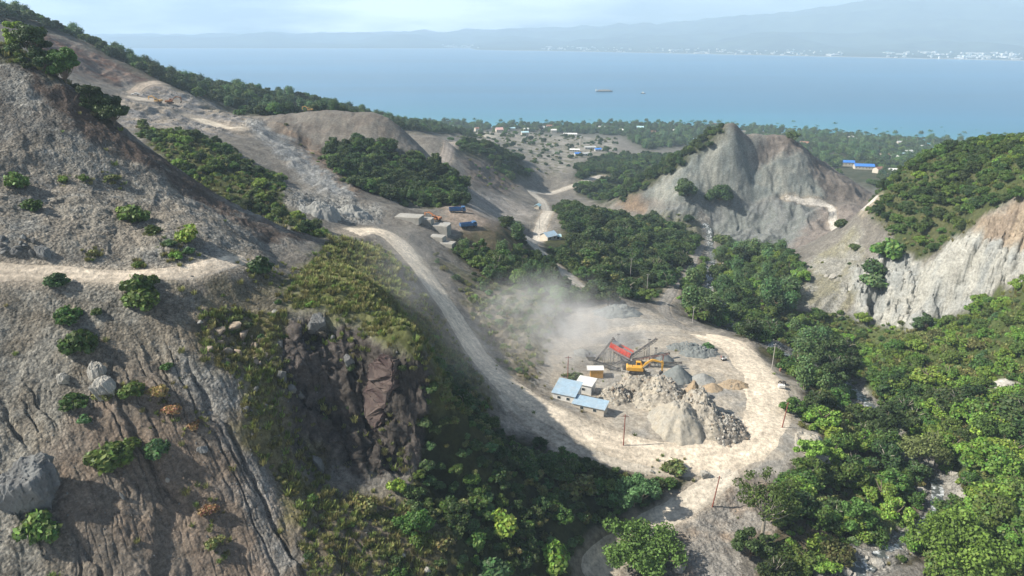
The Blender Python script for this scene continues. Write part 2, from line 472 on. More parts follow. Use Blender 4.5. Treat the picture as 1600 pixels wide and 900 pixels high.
# ---- regions of the land, outlined where the photo shows them: name -> (outline, Y range)
REG = {
 'ridge_wood':   ([(-300,-120),(0,0),(130,40),(215,88),(340,115),(490,142),(600,176),(720,186),(735,212),(610,203),(560,192),(520,202),(470,206),(420,192),(352,172),(280,140),(215,112),(130,66),(60,40),(0,30),(-300,-20)], 465, 1500),
 'red_face':     ([(60,50),(130,72),(215,116),(285,150),(270,160),(200,140),(150,120),(60,90)], 420, 620),
 'quarry':       ([(190,128),(285,140),(360,175),(420,192),(400,205),(330,215),(190,200)], 330, 620),
 'hill_top':     ([(-20,50),(90,50),(150,120),(185,185),(165,195),(110,135),(60,108),(-20,90)], 150, 230),
 'brown_flank':  ([(20,95),(110,140),(190,195),(300,282),(400,345),(510,372),(420,380),(330,330),(250,270),(150,230),(90,180)], 150, 230),
 'gully':        ([(195,185),(300,185),(330,210),(375,245),(440,285),(450,330),(520,375),(420,350),(300,292),(250,240)], 205, 345),
 'grass_road':   ([(222,205),(250,208),(320,245),(300,250)], 280, 360),
 'talus':        ([(375,190),(405,190),(470,235),(560,305),(550,325),(470,285),(420,225)], 280, 440),
 'spoil_hill':   ([(400,185),(440,170),(590,172),(650,205),(680,250),(620,250),(560,247),(500,245)], 380, 470),
 'spoil_strip':  ([(405,188),(440,205),(500,258),(560,305),(575,300),(520,250),(450,200)], 300, 430),
 'mid_wood':     ([(515,232),(560,222),(640,244),(700,268),(728,295),(728,318),(690,325),(610,322),(555,300),(520,265)], 335, 430),
 'rockpile':     ([(440,290),(470,300),(540,312),(600,330),(590,352),(500,345),(450,318)], 255, 335),
 'yard':         ([(690,318),(730,318),(790,352),(770,366),(720,362),(690,345)], 290, 350),
 'below_yard':   ([(720,362),(800,352),(860,380),(900,440),(960,470),(890,478),(800,455),(740,420),(700,395)], 240, 330),
 'valley_wood':  ([(860,310),(900,300),(980,325),(1060,360),(1105,395),(1075,430),(1030,470),(960,470),(890,440),(850,400),(845,375),(880,360)], 275, 520),
 'left_spur_wood':([(700,212),(730,205),(800,235),(835,275),(800,285),(760,250),(720,240)], 480, 800),
 'left_spur_face':([(720,245),(760,250),(815,290),(790,300),(740,290)], 440, 720),
 'gravel_fan':   ([(720,298),(770,305),(835,325),(820,345),(780,345),(735,325)], 330, 520),
 'sandy_flat':   ([(705,215),(760,200),(850,205),(965,215),(965,235),(900,250),(880,275),(835,272),(830,245),(760,225)], 640, 1300),
 'coast_wood':   ([(640,170),(800,180),(1000,180),(1200,190),(1400,205),(1650,220),(1650,320),(1400,300),(1340,290),(1230,240),(1140,220),(1010,235),(970,212),(760,204),(690,208)], 700, 1750),
 'far_left_wood':([(900,262),(960,235),(1010,230),(1080,240),(1050,275),(990,300),(940,320),(900,300)], 560, 1000),
 'hill_wood':    ([(955,300),(1000,270),(1060,240),(1125,195),(1135,200),(1110,225),(1060,262),(1010,290),(975,315)], 540, 680),
 'hill_red':     ([(1165,222),(1225,208),(1270,228),(1240,240),(1190,240)], 530, 600),
 'hill_brown':   ([(1260,230),(1300,255),(1365,300),(1360,320),(1300,312),(1275,280)], 510, 600),
 'hill_tan':     ([(962,312),(1000,300),(1010,335),(975,330)], 500, 600),
 'hill_face':    ([(1000,300),(1060,255),(1140,200),(1240,225),(1290,280),(1290,318),(1200,305),(1050,320)], 500, 600),
 'hill_low':     ([(1000,330),(1130,305),(1250,312),(1300,330),(1260,390),(1200,400),(1100,370)], 440, 545),
 'hill_slope':   ([(1290,318),(1365,320),(1350,350),(1280,410),(1220,402)], 400, 530),
 'hill_foot':    ([(1010,330),(1090,340),(1140,385),(1100,385),(1040,355)], 440, 560),
 'right_top':    ([(1340,330),(1370,290),(1430,245),(1500,225),(1620,195),(1620,300),(1540,340),(1490,380),(1440,400),(1400,400),(1380,350)], 260, 420),
 'pale_cliff':   ([(1330,420),(1400,390),(1450,410),(1490,375),(1540,340),(1620,290),(1620,425),(1540,465),(1480,495),(1400,515),(1330,495)], 230, 330),
 'tan_cliff':    ([(1520,350),(1560,330),(1620,290),(1620,380),(1560,375),(1540,370)], 230, 300),
 'scree_right':  ([(1240,430),(1330,360),(1345,350),(1350,400),(1335,480),(1290,500),(1230,470)], 280, 360),
 'road_bank':    ([(672,398),(740,428),(830,452),(895,478),(860,530),(790,525),(742,480),(700,432)], 180, 285),
 'strip':        ([(838,640),(880,658),(960,694),(1012,702),(1000,716),(940,704),(868,676)], 140, 185),
 'right_canopy': ([(1390,600),(1480,610),(1620,620),(1620,920),(1490,920),(1420,850),(1500,790),(1470,720),(1400,660)], 100, 215),
 'right_low':    ([(1335,500),(1400,515),(1480,500),(1540,470),(1620,430),(1620,920),(1500,920),(1490,760),(1400,650),(1340,590),(1270,540),(1200,500),(1250,470)], 100, 300),
 'river_wood':   ([(1060,470),(1080,420),(1110,395),(1180,390),(1240,395),(1260,440),(1230,480),(1330,560),(1340,620),(1270,640),(1220,560),(1150,520),(1085,500)], 180, 470),
 'foot_wood':    ([(1240,640),(1330,640),(1440,760),(1460,860),(1300,920),(1180,920),(1220,800),(1270,720)], 100, 195),
 'pad':          ([(880,500),(940,478),(1010,485),(1080,512),(1160,540),(1220,580),(1250,620),(1280,680),(1270,720),(1180,735),(1060,728),(950,705),(870,660),(840,600),(850,540)], 140, 262),
 'pad_bank':     ([(720,470),(800,470),(880,480),(850,560),(840,600),(860,630),(800,590),(750,520)], 175, 250),
 'apron':        ([(780,600),(880,660),(960,705),(1100,730),(1060,745),(960,725),(880,705),(800,660)], 140, 190),
 'foot_bare':    ([(1060,800),(1150,745),(1230,760),(1200,830),(1150,870),(1180,920),(1040,920)], 100, 150),
 'flank_wood':   ([(660,575),(690,565),(735,610),(770,650),(760,660),(800,690),(870,705),(960,735),(1080,735),(1040,790),(960,850),(920,920),(600,920),(640,800)], 95, 165),
 'crest_grass':  ([(470,430),(520,375),(570,372),(620,440),(680,520),(750,610),(780,650),(700,640),(650,570),(600,545),(520,490),(450,470),(420,450)], 125, 235),
 'cut_slope':    ([(560,370),(600,385),(640,430),(690,500),(740,570),(780,620),(740,610),(680,540),(620,460)], 150, 255),
 'crag':         ([(440,505),(500,492),(560,518),(600,545),(650,555),(680,600),(668,690),(640,745),(560,740),(490,715),(455,640),(430,570)], 110, 145),
 'crag_grass':   ([(300,480),(360,470),(440,480),(450,560),(440,600),(485,700),(520,760),(640,780),(690,900),(500,920),(440,770),(385,680),(370,600),(320,560)], 85, 140),
 'brown_gullies':([(180,560),(260,600),(400,650),(520,920),(130,920),(60,760)], 80, 120),
 'grey_chute':   ([(280,530),(340,560),(380,660),(430,760),(470,880),(440,900),(380,780),(330,660),(280,600)], 85, 125),
 'left_slope':   ([(-300,435),(250,440),(420,500),(460,640),(600,920),(-300,920)], 60, 140),
 'hill_near':    ([(-300,0),(30,60),(100,120),(300,290),(500,375),(390,395),(250,425),(0,418),(-300,425)], 118, 215),
 'bench_patch':  ([(250,440),(400,410),(480,410),(470,470),(380,480),(300,470)], 125, 165),
}
def region(name, u, v, y, ju=0, jv=0):
    poly, y0, y1 = REG[name]
    return in_poly(u + ju, v + jv, poly) & (y > y0) & (y < y1)

def jitter(x, y, seed=3):
    """ragged outlines, in photo pixels (finer far away because it is laid out in metres)"""
    k = F_PX / np.maximum(y, 60)
    return 3.2 * k * fbm(x / 9, y / 9, seed, 4, 0.6), 2.0 * k * fbm(x / 9, y / 9, seed + 50, 4, 0.6)

def soft(name, u, v, y, blur=8):
    """0..1 coverage of a region with a soft rim"""
    poly, y0, y1 = REG[name]
    pa = np.array(poly)
    m = np.flatnonzero((y > y0) & (y < y1) & (u > pa[:, 0].min() - blur) & (u < pa[:, 0].max() + blur) & (v > pa[:, 1].min() - blur) & (v < pa[:, 1].max() + blur))
    out = np.zeros(len(u))
    if len(m) == 0: return out
    um, vm = u[m], v[m]; acc = np.zeros(len(m))
    for du, dv in ((0, 0), (1, 0), (-1, 0), (0, 1), (0, -1), (0.6, 0.6), (-0.6, 0.6), (0.6, -0.6), (-0.6, -0.6)):
        acc += in_poly(um + du * blur, vm + dv * blur, poly)
    out[m] = acc / 9.0
    return out

def pebbles(px, py, seed, keep=0.5):
    """half-buried stones: a dome in some of the cells of a scattered grid, 0..1"""
    ix = np.floor(px); iy = np.floor(py); out = np.zeros(px.shape)
    for dx_ in (-1, 0, 1):
        for dy_ in (-1, 0, 1):
            cx, cy_ = ix + dx_, iy + dy_
            k = _hash(cx, cy_, seed + 2) / 4294967296.0
            ox = px - cx - _hash(cx, cy_, seed) / 4294967296.0; oy = py - cy_ - _hash(cx, cy_, seed + 1) / 4294967296.0
            r = 0.22 + 0.5 * k; a = (k * 37.7) % 3.14; ex = ox * np.cos(a) + oy * np.sin(a); ey = oy * np.cos(a) - ox * np.sin(a)
            d = np.maximum(np.abs(ex) * 0.9 + 0.35 * np.abs(ey), np.abs(ey) * 1.25) / r
            out = np.maximum(out, np.where(k < keep, np.clip(1.25 - d, 0, 0.7) * r / 0.5, 0))
    return out

def relief(x, y, s, zb):
    """what is added to the smooth base: gullies, runnels, lumps"""
    u, v = to_px(x, y, zb)
    rd = road_dist(x, y)
    off = smooth(rd, 0.0, 4.5)
    pad = np.maximum(soft('pad', u, v, y), np.maximum(soft('apron', u, v, y), soft('yard', u, v, y)))
    calm = off * (1 - 0.93 * pad)
    plain = smooth(y, 600, 1000) * smooth(-zb, -70, -20)
    h = 1.5 * fbm(x / 30, y / 30, 11, 4, 0.5) * calm * (1 - plain)
    def put(w, f):
        m = np.flatnonzero(w > 0.003)
        if len(m): h[m] += w[m] * f(x[m], y[m], zb[m])
    def S(*names, blur=10):
        t = 0
        for n in names: t = t + soft(n, u, v, y, blur)
        return np.clip(t, 0, 1)
    # bare left slope: long erosion gullies running down to the right
    def gullies(x, y, zb):
        wx = x + 1.3 * fbm(x / 18, y / 18, 5, 2); wy = y + 1.3 * fbm(x / 18, y / 18, 6, 2)
        p = 0.70 * wx + 0.71 * wy; a = 0.71 * wx - 0.70 * wy
        down = smooth(-zb, -153, -140)
        wp = 0.9 * fbm(x / 4.5, y / 4.5, 7, 3); on_ = smooth(fbm(p / 14, a / 30, 25, 2), -0.45, 0.25)
        r1 = smooth(ridged((p + wp) / 7.0, a / 70, 21, 1), 0.74, 1.0) * on_
        r2 = smooth(ridged((p + 0.7 * wp) / 2.6, a / 26, 22, 1), 0.72, 1.0) * smooth(fbm(p / 9, a / 16, 26, 2), -0.4, 0.4)
        r3 = smooth(ridged((p + 0.5 * wp) / 1.1, a / 9, 27, 1), 0.6, 1.0)
        return -down * (1.25 * r1 + 0.72 * r2 + 0.18 * r3) + 0.5 * fbm(p / 11, a / 26, 23, 3) + 0.2 * fbm(x / 3.2, y / 3.2, 24, 4, 0.6)
    put(S('left_slope', blur=14) * off, gullies)
    # crusted talus above the bench road
    put(S('hill_near', blur=14) * off, lambda x, y, z: 0.8 * fbm(x / 16, y / 16, 31, 4, 0.5) + 0.2 * ridged(x / 19, y / 26, 33, 2) + 0.16 * fbm(x / 2.4, y / 2.4, 34, 3, .6))
    # broken stone lying in the scree
    put(S('left_slope', 'hill_near', 'bench_patch', 'foot_bare', 'grey_chute') * off * smooth(fbm(x / 13, y / 13, 28, 3), -.5, .4), lambda x, y, z: 0.34 * pebbles(x / 1.25, y / 1.25, 29, .45) + 0.8 * pebbles(x / 4.2, y / 4.2, 36, .18))
    # pale cliff: deep fluting down the face
    def flutes(x, y, z):
        p = 0.67 * x - 0.75 * y + 2.5 * fbm(x / 16, y / 16, 41, 3); a = 0.75 * x + 0.67 * y
        w = 3.0 * fbm(x / 7, y / 7, 46, 3); return -5.4 * smooth(ridged((p + w) / 16, a / 40, 42, 2), 0.55, 1.4) + 2.2 * ridged((p + .6 * w) / 6.5, a / 16, 43, 4) + 1.8 * fbm(x / 9, y / 9, 40, 4, .6)
    put(S('pale_cliff'), flutes)
    put(S('scree_right'), lambda x, y, z: 0.8 * ridged((0.67 * x - 0.75 * y) / 9, (0.75 * x + 0.67 * y) / 34, 45, 3))
    # grey hill: steep fluted face, runnelled lower slope
    def face(x, y, z):
        p = x + 6 * fbm(x / 40, y / 40, 51, 3)
        q = p + 0.35 * y + 9 * fbm(x / 22, y / 22, 47, 3); return 1.2 * ridged(q / 19, y / 60, 52, 4) - 2.4 * smooth(ridged(q / 47, y / 80, 53, 2), 0.5, 1.4) + 2.6 * fbm(x / 26, y / 18, 49, 5, 0.6) - 2.6
    put(S('hill_face', 'hill_brown', blur=8), face)
    for un, vn, yn, wx_, wy_, amt in ((1174, 222, 553, 8.0, 30.0, -8.5), (1226, 216, 572, 13.0, 22.0, 5.5), (1140, 198, 555, 5.0, 9.0, 2.5), (1205, 262, 545, 16.0, 9.0, -2.5), (1278, 290, 530, 22.0, 7.0, -2.5)):
        s_n = float(px_s_T(un, vn)[0]); h += amt * np.exp(-((x - s_n * yn) / wx_) ** 2 - ((y - yn) / wy_) ** 2)
    def runnels(x, y, z):
        w = 5 * fbm(x / 30, y / 30, 54, 3)
        return 1.9 * ridged((0.8 * x - 0.6 * y + w) / 15, (0.6 * x + 0.8 * y) / 50, 55, 4) + 1.3 * fbm(x / 14, y / 14, 56, 4, .6) - 1.0
    put(np.clip(S('hill_low') + 0.5 * S('hill_slope', blur=8), 0, 1), runnels)
    put(S('talus', 'left_spur_face', 'spoil_strip', blur=6) * off, lambda x, y, z: 0.6 * ridged(x / 14, y / 60, 57, 3) + 1.0 * fbm(x / 13, y / 13, 48, 4, .6))
    put(S('spoil_hill', blur=6) * off, lambda x, y, z: 0.4 * ridged(x / 11, y / 60, 39, 3) + 0.4 * fbm(x / 9, y / 9, 38, 3))
    put(S('red_face', 'quarry', blur=6) * off, lambda x, y, z: 1.5 * fbm(x / 24, y / 20, 58, 5, 0.55) + .9 * ridged(x / 12, y / 45, 37, 3) - .6)
    put(S('rockpile', blur=5) * off, lambda x, y, z: 0.9 * np.abs(fbm(x / 7, y / 7, 59, 4, 0.6)) + .6 * pebbles(x / 2.4, y / 2.4, 35, .5))
    # the crag on the spur
    put(S('crag', blur=12), lambda x, y, z: 1.4 * ridged((x + 0.4 * y) / 9, y / 12, 61, 3) - 1.6 + 0.6 * fbm(x / 4, y / 4, 62, 2))
    # plants' ground: small humps
    put(S('crest_grass', 'flank_wood', 'right_low', 'crag_grass') * calm, lambda x, y, z: 0.9 * fbm(x / 8, y / 8, 63, 3))
    put((S('cut_slope', 'pad_bank', 'foot_wood') + .35 * S('foot_bare')) * calm, lambda x, y, z: 0.7 * ridged(x / 7, y / 7, 64, 3) + 0.35 * fbm(x / 2.5, y / 2.5, 65, 2))
    # stones and grit near the camera
    put((1 - smooth(y, 220, 420)) * calm, lambda x, y, z: 0.18 * fbm(x / 2.6, y / 2.6, 71, 2, 0.6) + 0.10 * np.abs(perlin(x / 0.7, y / 0.7, 75)))
    rv = road_dist(x, y, None, {'river': (0.0, RIVER)})
    put(np.exp(-(np.minimum(rv, 60) / 4.5) ** 2), lambda x, y, z: -1.3 + 0.35 * fbm(x / 3, y / 3, 66, 3))
    put(pad * off, lambda x, y, z: 0.14 * fbm(x / 5, y / 5, 77, 3))
    return h, rd, u, v

def ground(x, y):
    """height of the land at world x, y"""
    x = np.atleast_1d(np.asarray(x, float)); y = np.atleast_1d(np.asarray(y, float))
    s = x / y; zb = base_h(s, np.log(y))
    h, rd, u, v = relief(x, y, s, zb)
    return zb + h

def gz(x, y): return float(ground(x, y)[0])

def at(u, v, y0=52.0, y1=2200.0):
    """world point on the finished ground seen at photo pixel (u, v)"""
    s, T = px_s_T(u, v)
    Y = np.exp(np.linspace(math.log(y0), math.log(y1), 700))
    f = (CAM_Z - Y * T) - ground(s * Y, Y)
    k = np.where((f[:-1] > 0) & (f[1:] <= 0))[0]
    if len(k) == 0: return None
    k = k[0]; w = f[k] / (f[k] - f[k + 1]); y = Y[k] + w * (Y[k + 1] - Y[k])
    return Vector((s * y, y, CAM_Z - y * T))

# ---- the land as one sheet, finest where it is nearest
ys = [46.0]
while ys[-1] < 2250:
    y = ys[-1]
    st = 0.5 if y < 78 else 0.21 if y < 150 else 0.34 if y < 215 else 0.6 if y < 330 else 1.1 if y < 620 else 3.2 if y < 1100 else 8.0
    ys.append(y + st)
ys = np.array(ys)
ss = np.concatenate([np.linspace(-0.96, -0.78, 60)[:-1], np.linspace(-0.78, 0.80, 1180), np.linspace(0.80, 0.98, 60)[1:]])
SS, YS = np.meshgrid(ss, ys)
XS = SS * YS
ZB = base_h(SS.ravel(), np.log(YS.ravel()))
xf, yf = XS.ravel(), YS.ravel()
HR, RD, UU, VV = relief(xf, yf, SS.ravel(), ZB)
ZF = ZB + HR - 0.22 * (1 - smooth(RD, -0.9, 0.2))

# colours of the soil, rock and dust themselves
def paint(x, y, u, v, rd, z):
    ju, jv = jitter(x, y)
    U, V_ = u + ju, v + jv
    n1 = fbm(x / 18, y / 18, 81, 4); n2 = fbm(x / 5, y / 5, 82, 4); n3 = fbm(x / 60, y / 60, 83, 3)
    col = np.empty((len(x), 3)); col[:] = (0.215, 0.20, 0.175)
    col *= (1 + 0.18 * n1 + 0.15 * n2)[:, None]
    stone = np.full(len(x), 0.5)
    def put(name, c, amt=1.0, st=0.5, c2=None, blur=6):
        m = soft(name, U, V_, y, blur) * amt
        cc = np.asarray(c, float)[None] * np.ones((len(x), 1))
        if c2 is not None:
            k = smooth(n1 * 0.7 + n2 * 0.5, -0.35, 0.45)[:, None]; cc = cc * (1 - k) + np.asarray(c2)[None] * k
        else:
            cc = cc * (1 + 0.16 * n1 + 0.16 * n2)[:, None]
        col[:] = col * (1 - m[:, None]) + cc * m[:, None]
        stone[:] = stone * (1 - m) + st * m
    GREY = (0.215, 0.213, 0.192); GREYB = (0.235, 0.245, 0.235); SOIL = (0.165, 0.12, 0.088); RED = (0.19, 0.115, 0.085)
    DARKV = (0.045, 0.05, 0.022); DRY = (0.150, 0.155, 0.068); GRN = (0.06, 0.08, 0.026); PALE = (0.47, 0.40, 0.31)
    put('hill_near', (0.245, 0.24, 0.218), 1, 1.0, (0.17, 0.157, 0.138)); k_ = (soft('hill_near', U, V_, y, 8) * smooth(n3 + .5 * n2, .25, .8) * .55)[:, None]; col[:] = col * (1 - k_) + np.array((.31, .275, .22)) * k_; put('left_slope', (0.255, 0.243, 0.21), 1, 1.0, (0.205, 0.182, 0.145))
    put('brown_flank', (0.135, 0.10, 0.08), 0.95, 0.5, (0.10, 0.078, 0.064)); put('hill_top', (0.07, 0.075, 0.035), 0.8)
    put('brown_gullies', (0.225, 0.165, 0.12), 0.75, 0.45, (0.20, 0.17, 0.14), blur=30); put('grey_chute', (0.265, 0.268, 0.255), 0.6, 1.0, blur=14)
    put('bench_patch', (0.21, 0.19, 0.16), 0.9, 0.9, (0.17, 0.15, 0.10))
    put('red_face', RED, 1, 0.3, (0.22, 0.18, 0.155)); put('quarry', (0.24, 0.23, 0.22), 1, 0.7, (0.30, 0.26, 0.21))
    put('gully', (0.075, 0.085, 0.032), 1, 0.1, (0.11, 0.105, 0.05)); put('grass_road', (0.22, 0.20, 0.12), 0.8)
    put('talus', (0.225, 0.23, 0.225), 1, 0.7); put('spoil_hill', (0.23, 0.213, 0.185), 1, 0.15, (0.21, 0.185, 0.158)); put('spoil_strip', (0.22, 0.16, 0.115), 0.9)
    put('rockpile', (0.225, 0.222, 0.205), 1, 1.0); put('mid_wood', DARKV, 1, 0); put('yard', (0.26, 0.215, 0.175), 1, 0.2); put('below_yard', (0.06, 0.062, 0.03), 0.9, 0.1, (0.13, 0.105, 0.06))
    put('valley_wood', DARKV, 1, 0, (0.075, 0.08, 0.03)); put('left_spur_face', (0.18, 0.15, 0.125), 1); put('left_spur_wood', (0.06, 0.07, 0.03), 0.9); put('gravel_fan', (0.26, 0.24, 0.215), 1, 0.4)
    put('coast_wood', (0.06, 0.072, 0.035), 1, 0, (0.10, 0.10, 0.06)); put('sandy_flat', (0.31, 0.285, 0.25), 1, 0.3, (0.15, 0.145, 0.10)); put('far_left_wood', (0.055, 0.066, 0.03), 1, 0)
    put('ridge_wood', DARKV, 1, 0)
    put('hill_face', (0.215, 0.235, 0.22), 1, 0.3, (0.30, 0.305, 0.27)); put('hill_brown', (0.215, 0.185, 0.16), 0.8, 0.3); put('hill_red', (0.185, 0.135, 0.115), 0.6, 0.3)
    put('hill_low', GREYB, 1, 0.4, (0.20, 0.215, 0.20)); put('hill_slope', (0.25, 0.215, 0.19), 0.85, 0.3); put('hill_foot', (0.17, 0.165, 0.10), 0.7); put('hill_tan', (0.27, 0.20, 0.14), 0.9)
    put('hill_wood', (0.05, 0.058, 0.026), 1, 0)
    put('right_top', (0.085, 0.09, 0.04), 1, 0.1, (0.06, 0.078, 0.028)); put('scree_right', (0.225, 0.22, 0.195), 1, 0.7, (0.19, 0.18, 0.13))
    put('pale_cliff', (0.34, 0.335, 0.30), 1, 0.2, (0.255, 0.265, 0.255)); put('tan_cliff', (0.30, 0.235, 0.165), 0.85, 0.2, (0.24, 0.185, 0.135))
    put('right_low', (0.085, 0.105, 0.036), 1, 0.1, (0.06, 0.085, 0.026)); put('river_wood', (0.06, 0.06, 0.03), 1, 0.1, (0.11, 0.10, 0.055)); put('foot_wood', (0.075, 0.068, 0.036), 1, 0.2, (0.13, 0.11, 0.075))
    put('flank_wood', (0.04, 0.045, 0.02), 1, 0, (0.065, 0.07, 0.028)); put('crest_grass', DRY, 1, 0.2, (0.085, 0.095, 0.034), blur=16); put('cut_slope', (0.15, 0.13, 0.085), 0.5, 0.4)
    put('crag_grass', (0.15, 0.135, 0.06), 0.9, 0.5, (0.15, 0.125, 0.09), blur=14); put('crag', (0.115, 0.10, 0.09), 1, 0.4, (0.075, 0.066, 0.058))
    put('road_bank', (0.19, 0.165, 0.11), 0.8, 0.4, (0.11, 0.115, 0.055)); put('pad_bank', (0.23, 0.195, 0.145), 0.9, 0.4, (0.15, 0.14, 0.07)); put('pad', (0.36, 0.325, 0.27), 1, 0.15, (0.31, 0.295, 0.265)); put('apron', (0.30, 0.275, 0.235), 0.9, 0.3)
    put('foot_bare', (0.25, 0.235, 0.21), 0.95, 0.7, (0.23, 0.18, 0.135))
    # sea shore and river gravel
    sh = smooth(-z, -3.5, -0.8) * (y > 1000); col[:] = col * (1 - sh[:, None]) + np.array((0.38, 0.35, 0.29)) * sh[:, None]
    m = np.exp(-(((u - 1572) / 42) ** 2 + ((v - 604) / 9) ** 2)) * (y > 150) * (y < 240) * (1 + n2); m = smooth(m, .3, .7); col[:] = col * (1 - m[:, None]) + np.array((0.50, 0.48, 0.43)) * m[:, None]
    # gravel bed of the stream
    rv = road_dist(x, y, None, {'river': (0.0, RIVER)}) + 1.6 * n2
    gb = 1 - smooth(rv, 3.2, 5.5); col[:] = col * (1 - gb[:, None]) + np.array((0.26, 0.25, 0.225)) * gb[:, None]; stone[:] = np.maximum(stone, gb)
    # sun-bleached, trafficked ground is paler than the raw slopes
    pm = np.maximum.reduce([soft(k_, U, V_, y, 6) for k_ in ('pad', 'apron', 'gravel_fan', 'pale_cliff', 'scree_right')]); pm2 = np.maximum.reduce([soft(k_, U, V_, y, 6) for k_ in ('foot_bare', 'yard', 'quarry', 'rockpile', 'crest_grass', 'crag_grass', 'right_low', 'right_top', 'talus', 'sandy_flat')])
    col *= np.maximum(0.72 + 0.28 * pm, 0.72 + 0.16 * pm2)[:, None]
    # tyre tracks wheeling round the heaps on the pad
    c0 = hit(1070, 612); r_ = np.hypot(x - c0[0], y - c0[1]); a_ = np.arctan2(y - c0[1], x - c0[0])
    wv = 2.0 * fbm(x / 16, y / 16, 86, 2); trk = smooth(ridged((r_ + wv) / 3.4, a_ * 1.2, 87, 2), .75, 1.35); big = smooth(fbm((r_ + 2 * wv) / 9, a_ * 1.5, 88, 3), -.2, .5)
    pd = soft('pad', U, V_, y, 8); col[:] = col * (1 + pd * (0.16 * (big - .5) + 0.16 * (trk - .4)))[:, None]
    k = (pd * smooth(big + .3 * n2, .35, .85) * .45)[:, None]; col[:] = col * (1 - k) + np.array((0.43, 0.365, 0.28)) * k
    # traffic dust beside the roads
    d = (1 - smooth(rd + 1.3 * n2, -0.6, 2.2)) * 0.7; col[:] = col * (1 - d[:, None]) + np.array((0.33, 0.285, 0.225)) * d[:, None]
    return np.clip(col, 0.01, 0.9), np.clip(stone, 0, 1)

COLV, STONE = paint(xf, yf, UU, VV, RD, ZF)

def ground_material(name):
    m, nt, out = new_mat(name); L = nt.links.new
    b = N(nt, 'ShaderNodeBsdfPrincipled'); b.inputs['Roughness'].default_value = 0.95; b.inputs['Specular IOR Level'].default_value = 0.15
    ca = N(nt, 'ShaderNodeVertexColor', layer_name='soil'); sa = N(nt, 'ShaderNodeAttribute', attribute_name='stone')
    g = N(nt, 'ShaderNodeNewGeometry')
    n1 = N(nt, 'ShaderNodeTexNoise', i_Scale=0.9, i_Detail=10.0, i_Roughness=0.72); L(g.outputs['Position'], n1.inputs['Vector'])
    n2 = N(nt, 'ShaderNodeTexNoise', i_Scale=0.16, i_Detail=8.0, i_Roughness=0.65); L(g.outputs['Position'], n2.inputs['Vector'])
    vo = N(nt, 'ShaderNodeTexVoronoi', i_Scale=1.7); L(g.outputs['Position'], vo.inputs['Vector'])
    vo2 = N(nt, 'ShaderNodeTexVoronoi', i_Scale=0.55); L(g.outputs['Position'], vo2.inputs['Vector'])
    def rng_(src, a, b_, c, d):
        r = N(nt, 'ShaderNodeMapRange'); L(src, r.inputs['Value'])
        for k, val in zip(('From Min', 'From Max', 'To Min', 'To Max'), (a, b_, c, d)): r.inputs[k].default_value = val
        return r.outputs['Result']
    def math_(op, a, b_):
        q = N(nt, 'ShaderNodeMath', operation=op)
        for k, val in enumerate((a, b_)):
            if isinstance(val, (int, float)): q.inputs[k].default_value = val
            else: L(val, q.inputs[k])
        return q.outputs[0]
    f = math_('MULTIPLY', rng_(n1.outputs['Fac'], 0.28, 0.72, 0.50, 1.50), rng_(n2.outputs['Fac'], 0.25, 0.75, 0.75, 1.25))
    sep = N(nt, 'ShaderNodeSeparateColor'); L(vo.outputs['Color'], sep.inputs['Color'])
    sep2 = N(nt, 'ShaderNodeSeparateColor'); L(vo2.outputs['Color'], sep2.inputs['Color'])
    spk = math_('ADD', rng_(sep.outputs['Red'], 0, 1, 0.72, 1.25), rng_(sep2.outputs['Red'], 0.7, 1.0, 0.0, 0.3))
    vo3 = N(nt, 'ShaderNodeTexVoronoi', i_Scale=4.6); L(g.outputs['Position'], vo3.inputs['Vector']); sep3 = N(nt, 'ShaderNodeSeparateColor'); L(vo3.outputs['Color'], sep3.inputs['Color'])
    spk = math_('ADD', spk, rng_(sep3.outputs['Green'], 0, 1, -0.34, 0.38))
    one = math_('ADD', math_('MULTIPLY', math_('SUBTRACT', spk, 1.0), sa.outputs['Fac']), 1.0)
    f = math_('MULTIPLY', f, one)
    sc = N(nt, 'ShaderNodeVectorMath', operation='SCALE'); L(ca.outputs['Color'], sc.inputs[0]); L(f, sc.inputs['Scale'])
    L(sc.outputs['Vector'], b.inputs['Base Color'])
    hgt = math_('ADD', math_('MULTIPLY', n1.outputs['Fac'], 0.9), math_('MULTIPLY', math_('MULTIPLY', rng_(vo.outputs['Distance'], 0, 0.7, 0.6, 0.0), sa.outputs['Fac']), 0.7))
    bp = N(nt, 'ShaderNodeBump', i_Strength=0.9, i_Distance=0.55); L(hgt, bp.inputs['Height']); L(bp.outputs['Normal'], b.inputs['Normal'])
    L(b.outputs['BSDF'], out.inputs['Surface'])
    return m

M_GROUND = ground_material('ground')

def facets(px, py, seed):
    """broken-rock relief: every cell is a tilted flat facet"""
    ix = np.floor(px); iy = np.floor(py); best = np.full(px.shape, 9e9); val = np.zeros(px.shape)
    for dx_ in (-1, 0, 1):
        for dy_ in (-1, 0, 1):
            cx, cy_ = ix + dx_, iy + dy_
            hx = _hash(cx, cy_, seed) / 4294967296.0; hy = _hash(cx, cy_, seed + 1) / 4294967296.0
            ox, oy = px - cx - hx, py - cy_ - hy; d = ox * ox + oy * oy
            a = _hash(cx, cy_, seed + 2) / 4294967296.0 - 0.5; b = _hash(cx, cy_, seed + 3) / 4294967296.0 - 0.5; c = _hash(cx, cy_, seed + 4) / 4294967296.0
            w = d < best; best[w] = d[w]; val[w] = (c + 1.3 * a * ox + 1.3 * b * oy)[w]
    return val

nr, nc = SS.shape
P3 = np.stack([xf, yf, ZF], 1).reshape(nr, nc, 3)
